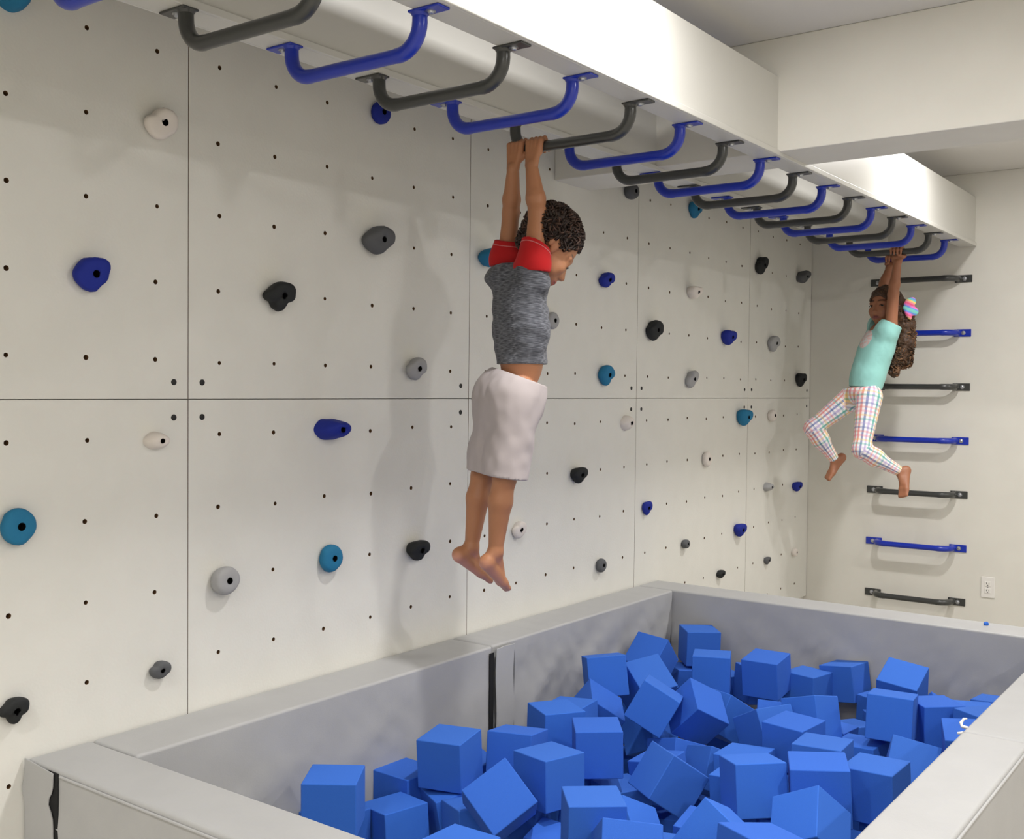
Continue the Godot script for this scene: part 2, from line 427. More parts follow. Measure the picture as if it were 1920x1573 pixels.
	cube(0.670, 0.323, -4.115, -5.2, -37.5, -1.1, 0.138, "low blue foam cube between the two upright cubes along the far pad")
	cube(0.509, 0.270, -4.127, 1.4, -20.3, -0.4, 0.138, "small lit blue foam cube top left of the lone upright far cube")
	cube(1.066, 0.321, -3.117, -1.3, 1.1, 3.9, 0.146, "flat lit blue foam cube in front of the wide cube at pile centre")
	cube(0.802, 0.272, -3.047, 0.6, -0.3, 9.6, 0.138, "thin lit blue foam cube wedge beside the square-faced upright cube")
	cube(0.752, 0.218, -2.893, -0.1, -26.1, 0.1, 0.138, "blue foam cube with lit top under the tumbled cube's lower left corner")
	cube(0.960, 0.274, -2.575, -27.2, -16.2, 47.5, 0.146, "bright speckled blue foam cube sloping towards the bottom-edge upright cube")
	cube(1.174, 0.403, -2.196, -35.2, 44.4, -9.1, 0.146, "lit blue foam cube corner at the bottom edge beside the nearest square-faced cube")
	cube(1.154, 0.249, -2.509, 7.8, 5.6, 6.0, 0.146, "flat lit blue foam cube at the bottom edge under the tumbled cube")
	cube(0.423, 0.360, -3.105, -1.7, 9.0, 3.1, 0.146, "blue foam cube half hidden between the wall pad and the corner-rolled cube")
	cube(0.342, 0.271, -4.124, -5.2, -38.1, -1.1, 0.138, "low blue foam cube under the inner corner cube")
	cube(1.158, 0.269, -4.199, 1.8, -17.7, -3.3, 0.146, "sunken blue foam cube against the far pad between two upright ones")
	cube(1.569, 0.361, -3.935, -6.1, -43.6, -1.5, 0.146, "blue foam cube sunk by the far pad near the open side")
	cube(1.459, 0.399, -3.774, -1.6, 42.6, 0.2, 0.146, "blue foam cube sliver against the far pad near the open side")
	cube(0.891, 0.343, -4.097, -0.0, -12.0, 0.0, 0.140, "low shaded blue foam cube between the lone upright cube and the far pad")
	cube(0.384, 0.075, -3.487, 0.7, -41.8, -0.0, 0.143, "blue foam cube buried deep in the pit beneath other cubes", "buried blue foam cubes")
	cube(0.814, 0.076, -3.103, -0.1, 17.7, 1.5, 0.143, "blue foam cube buried deep in the pit beneath other cubes", "buried blue foam cubes")
	cube(0.833, 0.076, -3.318, -0.4, 11.6, 1.3, 0.143, "blue foam cube buried deep in the pit beneath other cubes", "buried blue foam cubes")
	cube(1.315, 0.265, -2.866, -0.6, 9.3, 0.7, 0.143, "blue foam cube buried deep in the pit beneath other cubes", "buried blue foam cubes")
	cube(0.713, 0.224, -3.796, -2.9, -2.6, -1.6, 0.143, "blue foam cube buried deep in the pit beneath other cubes", "buried blue foam cubes")
	cube(1.145, 0.237, -3.876, -1.9, -31.7, 5.9, 0.143, "blue foam cube buried deep in the pit beneath other cubes", "buried blue foam cubes")
	cube(0.751, 0.234, -2.685, -2.5, 23.4, -6.7, 0.143, "blue foam cube buried deep in the pit beneath other cubes", "buried blue foam cubes")
	cube(1.138, 0.258, -2.689, 3.4, 7.7, -5.0, 0.143, "blue foam cube buried deep in the pit beneath other cubes", "buried blue foam cubes")
	cube(1.492, 0.233, -2.880, -1.8, 17.7, -9.3, 0.143, "blue foam cube buried deep in the pit beneath other cubes", "buried blue foam cubes")
	cube(0.527, 0.251, -3.483, -14.4, -14.4, 25.8, 0.143, "blue foam cube buried deep in the pit beneath other cubes", "buried blue foam cubes")
	cube(0.809, 0.224, -2.435, 2.2, 12.5, -6.9, 0.143, "blue foam cube buried deep in the pit beneath other cubes", "buried blue foam cubes")
	cube(0.590, 0.248, -2.578, -2.5, 15.8, 6.6, 0.143, "blue foam cube buried deep in the pit beneath other cubes", "buried blue foam cubes")
	cube(0.537, 0.231, -2.810, -0.7, 3.3, 0.1, 0.143, "blue foam cube buried deep in the pit beneath other cubes", "buried blue foam cubes")
	cube(0.585, 0.255, -2.999, 3.5, 23.6, 6.2, 0.143, "blue foam cube buried deep in the pit beneath other cubes", "buried blue foam cubes")
	cube(1.234, 0.255, -4.014, -0.6, 38.4, 1.4, 0.143, "blue foam cube buried deep in the pit beneath other cubes", "buried blue foam cubes")
	cube(0.296, 0.202, -3.864, 0.4, 3.7, 0.8, 0.143, "blue foam cube buried deep in the pit beneath other cubes", "buried blue foam cubes")
	cube(1.339, 0.230, -3.310, 1.6, 5.5, 1.9, 0.143, "blue foam cube buried deep in the pit beneath other cubes", "buried blue foam cubes")
	cube(1.154, 0.227, -3.273, -9.6, 3.0, 6.3, 0.143, "blue foam cube buried deep in the pit beneath other cubes", "buried blue foam cubes")
	cube(0.817, 0.204, -4.174, 1.3, 23.1, -0.1, 0.143, "blue foam cube buried deep in the pit beneath other cubes", "buried blue foam cubes")
	cube(1.540, 0.242, -3.060, -0.7, -1.3, 1.4, 0.143, "blue foam cube buried deep in the pit beneath other cubes", "buried blue foam cubes")
	cube(0.269, 0.253, -2.129, -0.1, -0.9, 0.9, 0.143, "blue foam cube buried deep in the pit beneath other cubes", "buried blue foam cubes")
	cube(0.305, 0.246, -3.492, 1.4, -34.1, -1.0, 0.143, "blue foam cube buried deep in the pit beneath other cubes", "buried blue foam cubes")
	cube(1.124, 0.272, -3.705, -3.6, -2.1, -3.8, 0.143, "blue foam cube buried deep in the pit beneath other cubes", "buried blue foam cubes")

# ---------- climbing holds ----------
func hold(kind: String, shape: String, y: float, z: float, rz: float, ry: float, deep: float, label: String) -> void:
	var h := thing("climbing_hold", label, "climbing hold", Vector3(0, y, z), "climbing holds on the wall")
	# outline in the wall plane, counted from away-from-camera, then up
	var outl: Dictionary = {
		"round": [1.0, 0.98, 1.0, 1.0, 0.97, 1.0, 1.0, 0.98],
		"broad": [0.81, 1.13, 1.0, 0.93, 1.0, 0.92, 1.0, 0.82],
		"heart": [1.0, 1.1, 1.0, 0.80, 0.99, 0.93, 1.0, 0.80],
		"bean": [0.97, 1.06, 1.0, 0.70, 0.98, 0.95, 1.0, 0.90],
		"split": [0.95, 1.06, 0.84, 1.10, 0.95, 0.85, 1.02, 0.74],
		"crook": [0.98, 1.05, 0.98, 0.72, 0.95, 0.95, 0.98, 0.70],
		"drop": [1.0, 0.95, 1.0, 0.95, 1.0, 0.90, 1.04, 0.66],
		"slant": [0.76, 1.12, 0.92, 0.58, 0.80, 1.0, 1.0, 0.58],
		"tri": [0.98, 1.12, 0.88, 1.04, 0.96, 0.84, 1.06, 0.74],
		"hook": [0.90, 1.13, 1.0, 0.86, 1.02, 0.66, 1.04, 0.60],
		"lobed": [1.1, 1.0, 0.82, 1.0, 1.1, 0.95, 0.88, 0.98],
		"flat": [1.08, 0.92, 0.95, 0.92, 1.08, 0.98, 0.94, 0.98],
		"pitted": [1.0, 1.0, 0.97, 1.0, 1.02, 0.98, 1.0, 0.97]}
	var o: Array = outl[shape]
	var lift := 0.06 if shape == "round" else 0.0
	var prof: Array = [[0.80, 0.0], [0.89, 0.12], [0.985, 0.32], [1.0, 0.52], [0.985, 0.68], [0.93, 0.81], [0.84, 0.91], [0.70, 0.97], [0.52, 1.0], [0.36, 1.0], [0.25, 0.985]]
	if shape in ["flat", "lobed", "pitted"]:
		prof = [[1.0, 0.0], [0.97, 0.25], [0.90, 0.5], [0.80, 0.7], [0.68, 0.85], [0.52, 0.95], [0.38, 0.99], [0.26, 0.985]]
	var b := MB.new()
	var nz := FastNoiseLite.new()
	nz.seed = int(absf(z) * 1000.0)
	nz.frequency = 16.0 if shape != "pitted" else 45.0
	var seg := 32
	var ring := []
	var hr := minf(0.0095, ry * 0.27)
	for e in prof:
		var row := []
		for i in seg:
			var w := TAU * i / seg
			var f := w / TAU * 8.0
			var k := int(f)
			var sm := f - k
			sm = sm * sm * (3 - 2 * sm)
			var rr: float = lerpf(o[k % 8], o[(k + 1) % 8], sm) * float(e[0])
			if shape == "lobed":
				rr *= 1.0 - 0.10 * float(e[1]) * absf(sin(w)) ** 3
			var up := lift * ry * float(e[1]) * (0.6 + 0.4 * sin(w))
			var q := Vector3(deep * float(e[1]), sin(w) * rr * ry + up, -cos(w) * rr * rz)
			q.x *= 1.0 + 0.25 * sin(w + 0.8) * float(e[0]) * (1.0 if e[1] > 0.3 else 0.0) * (0.0 if shape == "round" else 1.0)
			q += Vector3(0.4, 1, 1) * nz.get_noise_3d(q.x, q.y, q.z) * 0.10 * ry * (1.0 if e[1] > 0.05 else 0.3)
			row.append(q)
		ring.append(row)
	var top: Vector3 = Vector3(deep * 0.985, lift * ry * 0.6, 0)
	var row0 := []
	for i in seg:
		var w := TAU * i / seg
		row0.append(top + Vector3(0, sin(w) * hr, -cos(w) * hr))
	ring.append(row0)
	var ids := []
	for r in ring.size():
		var row := []
		for i in seg:
			var pv: Vector3 = ring[maxi(r - 1, 0)][i]
			var nx: Vector3 = ring[mini(r + 1, ring.size() - 1)][i]
			var l: Vector3 = ring[r][(i + seg - 1) % seg]
			var g: Vector3 = ring[r][(i + 1) % seg]
			var n := (g - l).cross(nx - pv).normalized()
			row.append(b.p(ring[r][i], -n if r < 0 else n))
		ids.append(row)
	# the normals of the outer skin point away from the middle
	var c0: Vector3 = ring[3][0] - Vector3(deep * 0.5, 0, 0)
	if b.n[ids[3][0]].dot(c0) < 0.0:
		for i in b.n.size():
			b.n[i] = -b.n[i]
	for r in ids.size() - 1:
		for i in seg:
			b.q(ids[r][i], ids[r][(i + 1) % seg], ids[r + 1][(i + 1) % seg], ids[r + 1][i])
	obj("body", b.mesh(M["hold_" + kind]), h)
	var well := MB.new()
	well.lathe(top, Vector3.RIGHT, [[hr, -deep * 0.75], [hr, 0.001]], seg)
	for i in well.n.size():
		well.n[i] = -well.n[i]
	for i in range(0, well.ix.size(), 3):
		var sw := well.ix[i]
		well.ix[i] = well.ix[i + 1]
		well.ix[i + 1] = sw
	well.lathe(top - Vector3(deep * 0.74, 0, 0), Vector3.RIGHT, [[hr, 0.0], [hr * 0.85, 0.004], [hr * 0.5, 0.005], [hr * 0.4, 0.002], [0.0, 0.002]], 12)
	obj("bolt_recess", well.mesh(M.bolt), h)  # recess wall in bolt black: the shade of the hole is put into its colour

func build_holds() -> void:
	hold("teal", "pitted", 2.403, -1.334, 0.032, 0.024, 0.059, "large pitted teal climbing hold at the top edge beside the nearest bars")
	hold("white", "bean", 2.200, -1.729, 0.046, 0.041, 0.042, "white bean-shaped climbing hold high beside the first vertical panel seam")
	hold("blue", "round", 2.405, -2.566, 0.039, 0.037, 0.031, "royal blue oval climbing hold directly under the third grey overhead bar")
	hold("grey", "heart", 1.991, -2.539, 0.055, 0.044, 0.061, "mid grey heart-shaped climbing hold above the boy's shadow on the wall")
	hold("blue", "broad", 1.789, -1.530, 0.047, 0.043, 0.044, "large royal blue climbing hold on the nearest upper wall panel")
	hold("black", "hook", 1.780, -2.130, 0.049, 0.042, 0.052, "black hooked climbing hold below and beside the mid grey heart-shaped one")
	hold("silver", "crook", 1.582, -2.742, 0.041, 0.039, 0.037, "light grey climbing hold inside the boy's shadow above the horizontal seam")
	hold("white", "flat", 1.371, -1.725, 0.032, 0.025, 0.038, "flat white climbing hold just below the horizontal seam of the nearest panels")
	hold("blue", "lobed", 1.386, -2.349, 0.051, 0.038, 0.072, "royal blue double-lobed climbing hold just below the horizontal seam")
	hold("teal", "round", 1.181, -1.343, 0.042, 0.043, 0.032, "big round teal climbing hold low on the nearest wall panel")
	hold("silver", "round", 0.972, -1.942, 0.044, 0.040, 0.042, "light grey ring-like climbing hold low beside the first vertical seam")
	hold("teal", "round", 0.984, -2.353, 0.043, 0.043, 0.035, "round teal climbing hold below the double-lobed blue hold")
	hold("black", "tri", 0.965, -2.753, 0.043, 0.035, 0.046, "black triangular climbing hold low in the boy's shadow")
	hold("grey", "bean", 0.762, -1.733, 0.029, 0.024, 0.029, "small dark grey climbing hold low above the near grey pad")
	hold("black", "hook", 0.748, -1.331, 0.035, 0.031, 0.032, "black wedge climbing hold lowest on the wall beside the front pad corner")
	hold("teal", "drop", 1.997, -3.137, 0.048, 0.035, 0.076, "teal climbing hold partly hidden behind the boy's red sleeve")
	hold("grey", "round", 2.201, -3.555, 0.043, 0.035, 0.047, "dark grey climbing hold peeking out behind the boy's hair")
	hold("silver", "round", 1.790, -3.563, 0.036, 0.034, 0.032, "light grey climbing hold half hidden behind the boy's chest")
	hold("grey", "round", 2.396, -4.170, 0.042, 0.034, 0.044, "grey climbing hold tucked directly under the cross beam")
	hold("teal", "tri", 2.406, -4.790, 0.045, 0.042, 0.039, "teal climbing hold high behind the sixth overhead bars beyond the cross beam")
	hold("blue", "crook", 1.988, -3.965, 0.041, 0.035, 0.041, "small royal blue climbing hold in front of the boy's chin")
	hold("teal", "drop", 1.580, -3.974, 0.045, 0.043, 0.040, "teal climbing hold beside the boy's waist above the horizontal seam")
	hold("silver", "slant", 1.575, -4.777, 0.045, 0.043, 0.039, "light grey climbing hold above the horizontal seam on the fourth panel")
	hold("black", "crook", 1.794, -4.387, 0.052, 0.048, 0.047, "black climbing hold near the seam between third and fourth upper panels")
	hold("white", "split", 2.000, -4.782, 0.041, 0.031, 0.052, "white climbing hold in the middle of the fourth upper panel")
	hold("blue", "split", 1.797, -5.178, 0.048, 0.040, 0.052, "royal blue heart-shaped climbing hold on the fourth upper panel")
	hold("black", "slant", 2.211, -5.589, 0.053, 0.051, 0.045, "black slanted climbing hold highest on the narrow farthest panel")
	hold("grey", "slant", 2.201, -6.183, 0.049, 0.038, 0.060, "dark grey slanted climbing hold high by the room corner")
	hold("silver", "drop", 1.789, -5.782, 0.048, 0.045, 0.042, "light grey climbing hold in the middle of the narrow farthest panel")
	hold("black", "split", 1.591, -6.200, 0.046, 0.043, 0.041, "black heart-shaped climbing hold by the corner above the horizontal seam")
	hold("teal", "split", 1.378, -5.387, 0.053, 0.046, 0.055, "teal climbing hold just below the seam beside the narrow farthest panel")
	hold("white", "flat", 1.370, -4.170, 0.039, 0.036, 0.038, "white climbing hold just below the seam beyond the boy's shorts")
	hold("white", "round", 1.381, -5.789, 0.037, 0.033, 0.036, "white climbing hold just below the seam on the narrow farthest panel")
	hold("black", "tri", 1.163, -3.762, 0.041, 0.034, 0.043, "black wedge climbing hold beside the boy's knees")
	hold("white", "round", 1.170, -4.973, 0.037, 0.038, 0.029, "white climbing hold alone in the middle of the fourth lower panel")
	hold("silver", "flat", 0.977, -5.751, 0.034, 0.027, 0.041, "light grey climbing hold below the girl's bent knee on the wall")
	hold("blue", "tri", 0.953, -6.170, 0.036, 0.030, 0.040, "small royal blue pointed climbing hold near the room corner")
	hold("blue", "tri", 0.974, -4.360, 0.032, 0.032, 0.026, "royal blue climbing hold close past the seam of the third lower panel")
	hold("white", "bean", 0.974, -3.351, 0.035, 0.034, 0.030, "white climbing hold right beside the boy's shins")
	hold("blue", "tri", 0.774, -5.365, 0.042, 0.035, 0.044, "royal blue angular climbing hold low at the fourth panel's far edge")
	hold("grey", "round", 0.764, -4.750, 0.027, 0.022, 0.030, "small grey climbing hold low on the fourth lower panel")
	hold("grey", "round", 0.758, -3.962, 0.031, 0.029, 0.028, "grey climbing hold low above the far left wall pad")
	hold("grey", "tri", 0.559, -5.759, 0.026, 0.022, 0.026, "tiny grey climbing hold low on the narrow farthest panel")
	hold("white", "round", 0.556, -6.170, 0.028, 0.024, 0.028, "tiny white climbing hold low near the room corner")
	hold("black", "heart", 0.562, -5.150, 0.027, 0.022, 0.030, "lowest black climbing hold above the far grey pad")

func build_outlet() -> void:
	var o := thing("wall_outlet", "white double power outlet on the far wall beside the ladder", "power outlet", Vector3(1.048, 0.436, -6.4))
	var p := MB.new()
	p.rbox(Vector3(0, 0, 0.003), Vector3(0.072, 0.116, 0.006), 0.0025, Vector3i.ONE, null, 3)
	obj("cover_plate", p.mesh(M.plastic), o)
	for s in [-1.0, 1.0]:
		var r := MB.new()
		r.rbox(Vector3(0, s * 0.0195, 0.0065), Vector3(0.034, 0.028, 0.004), 0.0018, Vector3i.ONE, null, 2)
		var rec := obj("socket", r.mesh(M.plastic), o)
		var k := MB.new()
		k.rbox(Vector3(-0.0065, s * 0.0195 + 0.003, 0.0086), Vector3(0.0026, 0.0095, 0.0006), 0.0002)
		k.rbox(Vector3(0.0065, s * 0.0195 + 0.003, 0.0086), Vector3(0.0022, 0.0078, 0.0006), 0.0002)
		k.lathe(Vector3(0, s * 0.0195 - 0.0075, 0.0084), Vector3.BACK, [[0.0027, 0.0], [0.0027, 0.0005], [0.0, 0.0005]], 10)
		obj("slots", k.mesh(M.bolt), rec)
	var sc := MB.new()
	sc.lathe(Vector3(0, 0, 0.006), Vector3.BACK, [[0.0035, 0.0], [0.0028, 0.0012], [0.0, 0.0014]], 10)
	obj("screw", sc.mesh(M.zinc), o)

# ---------- the children ----------
func lin(r: int, g: int, b: int) -> Color:
	return Color8(r, g, b).srgb_to_linear()

# a hand closed over a bar: at = centre of the bar, back = side of the palm's back, side = where the thumb is, wrist = its joint
func grip(b: Blob, at: Vector3, back: Vector3, side: Vector3, wrist: Vector3, s := 1.0) -> void:
	var up := Vector3.UP
	for i in 4:
		var o := side * (0.0245 - 0.0163 * i) * s
		var long: float = [0.94, 1.0, 0.96, 0.82][i]
		var kn := at + o + back * 0.0245 * s + up * 0.013 * s
		b.limb(wrist + o * 0.45, kn, 0.0125 * s, 0.0092 * s)
		b.limb(at + o * 0.8 + back * 0.024 * s - up * 0.022 * s, kn, 0.0115 * s, 0.0088 * s)
		var p1 := at + o * 1.04 + back * 0.002 + up * (0.0265 * s + 0.001)
		var p2 := at + o * 1.05 - back * 0.0235 * s * long + up * 0.009 * s
		var p3 := at + o * 1.03 - back * 0.0225 * s - up * 0.012 * s * long
		b.chain([kn, p1, p2, p3], [0.0082 * s, 0.0072 * s, 0.0066 * s, 0.0058 * s])
	var t0 := wrist.lerp(at + back * 0.02 * s, 0.35) + side * 0.016 * s
	var t1 := at + side * 0.036 * s + back * 0.014 * s - up * 0.022 * s
	var t2 := at + side * 0.030 * s - back * 0.008 * s - up * 0.025 * s
	var t3 := at + side * 0.014 * s - back * 0.021 * s - up * 0.020 * s
	b.chain([t0, t1, t2, t3], [0.0105 * s, 0.0088 * s, 0.0078 * s, 0.0062 * s])

# a bare foot from the heel to the toes; sole = the way the sole looks, inner = the big toe's side
func foot(b: Blob, ankle: Vector3, heel: Vector3, toes: Vector3, inner: Vector3, s := 1.0) -> void:
	var dir := (toes - heel).normalized()
	var ball := heel.lerp(toes, 0.72)
	b.limb(ankle, heel, 0.021 * s, 0.0225 * s)
	b.limb(ankle, heel.lerp(toes, 0.5) + (ankle - heel) * 0.28, 0.021 * s, 0.0165 * s)
	b.limb(heel, ball + inner * 0.012 * s, 0.0215 * s, 0.0165 * s)
	b.limb(heel, ball - inner * 0.014 * s, 0.020 * s, 0.0145 * s)
	for i in 5:
		var o := inner * (0.022 - 0.0112 * i) * s
		var l: float = [1.0, 0.98, 0.92, 0.85, 0.76][i]
		var r: float = [0.0098, 0.0072, 0.0068, 0.0064, 0.006][i]
		b.limb(ball + o * 0.8, ball + o + dir * (heel.distance_to(toes) * 0.30 * l), r * 1.2 * s, r * s)

# skull and face in a frame of [front, up, right]; o = midway between the ears
func head(b: Blob, o: Vector3, f: Vector3, u: Vector3, s: Vector3, z := 1.0, droop := 0.0) -> void:
	var bas := Basis(f, u, s)
	var at := func(x: float, y: float, w: float) -> Vector3: return o + (f * x + u * y + s * w) * z
	b.egg(at.call(-0.012, 0.034, 0), bas, Vector3(0.088, 0.079, 0.070) * z)
	b.egg(at.call(0.030, -0.022, 0), bas, Vector3(0.055, 0.066, 0.056) * z)
	b.egg(at.call(0.040, -0.052, 0), bas, Vector3(0.040, 0.036, 0.040) * z)
	b.limb(at.call(0.064, -0.078, 0), at.call(0.058, -0.074, 0), 0.017 * z, 0.016 * z)
	b.limb(at.call(0.074, -0.004, 0), at.call(0.0945, -0.031, 0), 0.0075 * z, 0.0095 * z)
	for w in [-1.0, 1.0]:
		b.limb(at.call(0.060, -0.024, w * 0.036), at.call(0.052, -0.040, w * 0.036), 0.019 * z, 0.017 * z)
		b.egg(at.call(0.0625, 0.0120 - 0.007 * droop, w * 0.029), bas, Vector3(0.0145 + 0.002 * droop, 0.0060 + 0.004 * droop, 0.0150) * z)
		b.egg(at.call(0.0615, -0.0105, w * 0.029), bas, Vector3(0.0130, 0.0055, 0.0150) * z)
		b.limb(at.call(0.086, -0.034, w * 0.009), at.call(0.080, -0.033, w * 0.012), 0.006 * z, 0.006 * z)
		b.limb(at.call(0.071, 0.020, w * 0.018), at.call(0.062, 0.020, w * 0.042), 0.010 * z, 0.009 * z)
		b.limb(at.call(0.081, -0.056, 0), at.call(0.071, -0.056, w * 0.018), 0.0062 * z, 0.004 * z)
		b.limb(at.call(0.079, -0.064, 0), at.call(0.070, -0.062, w * 0.016), 0.0068 * z, 0.004 * z)
		for i in 7:
			var a0 := -0.6 + 4.2 * i / 7.0
			var a1 := -0.6 + 4.2 * (i + 1) / 7.0
			b.limb(at.call(-0.006 + 0.012 * cos(a0), 0.004 + 0.019 * sin(a0), w * (0.066 + 0.010 * sin(a0 * 0.5))), at.call(-0.006 + 0.012 * cos(a1), 0.004 + 0.019 * sin(a1), w * (0.066 + 0.010 * sin(a1 * 0.5))), 0.0048 * z, 0.0048 * z)
		b.limb(at.call(0.0, 0.004, w * 0.064), at.call(0.003, -0.013, w * 0.064), 0.008 * z, 0.006 * z)

func face_paint(p: Vector3, o: Vector3, f: Vector3, u: Vector3, s: Vector3, z: float, skin: Color, lip: Color, dark: Color) -> Color:
	var q := p - o
	var x := q.dot(f) / z
	var y := q.dot(u) / z
	var w := absf(q.dot(s)) / z
	var c := skin
	if x > 0.03:
		var m := Vector2((y + 0.060) / 0.0085, w / 0.021).length()
		c = c.lerp(lip, clampf((1.25 - m) * 3.0, 0.0, 1.0) * (1.0 if x > 0.055 else 0.0))
		if absf(y + 0.0602) < 0.0019 and w < 0.018 and x > 0.05:
			c = c.lerp(dark, 0.6)
		var br := absf(y - 0.029 - 0.10 * (0.02 - absf(w - 0.030))) 
		if w > 0.012 and w < 0.046:
			c = c.lerp(dark, clampf((0.0052 - br) * 400.0, 0.0, 0.85))
	return c

func eyes(parent: Node, o: Vector3, f: Vector3, u: Vector3, s: Vector3, z: float, droop: float) -> void:
	for w in [-1.0, 1.0]:
		var c: Vector3 = o + (f * 0.0645 + u * 0.001 + s * (w * 0.029)) * z
		var look: Vector3 = (f + s * w * 0.12 - u * droop * 0.6).normalized()
		var b := MB.new()
		var prof := []
		for i in 13:
			var a := PI * i / 12.0
			prof.append([sin(a) * 0.0120 * z, -cos(a) * 0.0120 * z])
		b.col = lin(215, 205, 196)
		b.lathe(c, look, prof.slice(0, 10), 16)
		b.col = lin(38, 24, 18)
		b.lathe(c, look, prof.slice(9), 16)
		var e := obj("eye", b.mesh(M.eye), parent)
		var l := MB.new()
		var pts := []
		var rad := []
		for i in 9:
			var t := -1.0 + 2.0 * i / 8.0
			pts.append(c + (f * (0.0125 * cos(t * 0.9)) + u * (0.0066 * (1.0 - t * t) - 0.001 - 0.008 * droop) + f * (0.003 + 0.002 * droop) + s * (t * 0.0135 + w * 0.001)) * z)
			rad.append(0.0019 * z)
		l.tube(pts, rad, 6)
		obj("lashes", l.mesh(M.lash), e)

func curls(m: MB, cen: Vector3, bas: Basis, rad: Vector3, keep: Callable, count: int, rng: RandomNumberGenerator, size: float, tones: Array) -> void:
	for i in count:
		var d := Vector3(rng.randfn(), rng.randfn(), rng.randfn()).normalized()
		var p := cen + bas * (d * rad)
		if not keep.call(p):
			continue
		var n := (bas * (d / rad)).normalized()
		var x := n.cross(Vector3(rng.randfn(), rng.randfn(), rng.randfn())).normalized()
		var y := n.cross(x)
		var r := size * rng.randf_range(0.6, 1.15)
		var pts := []
		var rr := []
		for j in 9:
			var a := TAU * 1.25 * j / 8.0
			pts.append(p + (x * cos(a) + n * sin(a) * 0.85) * r + y * r * 0.35 * (j - 4.0) / 2.0 - n * r * 0.15)
			rr.append(r * 0.30 * (1.0 if j in range(1, 8) else 0.5))
		m.col = tones[rng.randi() % tones.size()]
		m.tube(pts, rr, 5)

func cloth(c: Color, rough := 0.85) -> StandardMaterial3D:
	var m := tri(mat(c, rough), Vector3.ONE * 12.0)
	m.rim_enabled = true
	m.rim = 0.25
	m.heightmap_enabled = true
	m.heightmap_texture = M.weave
	m.heightmap_scale = 0.02
	return m

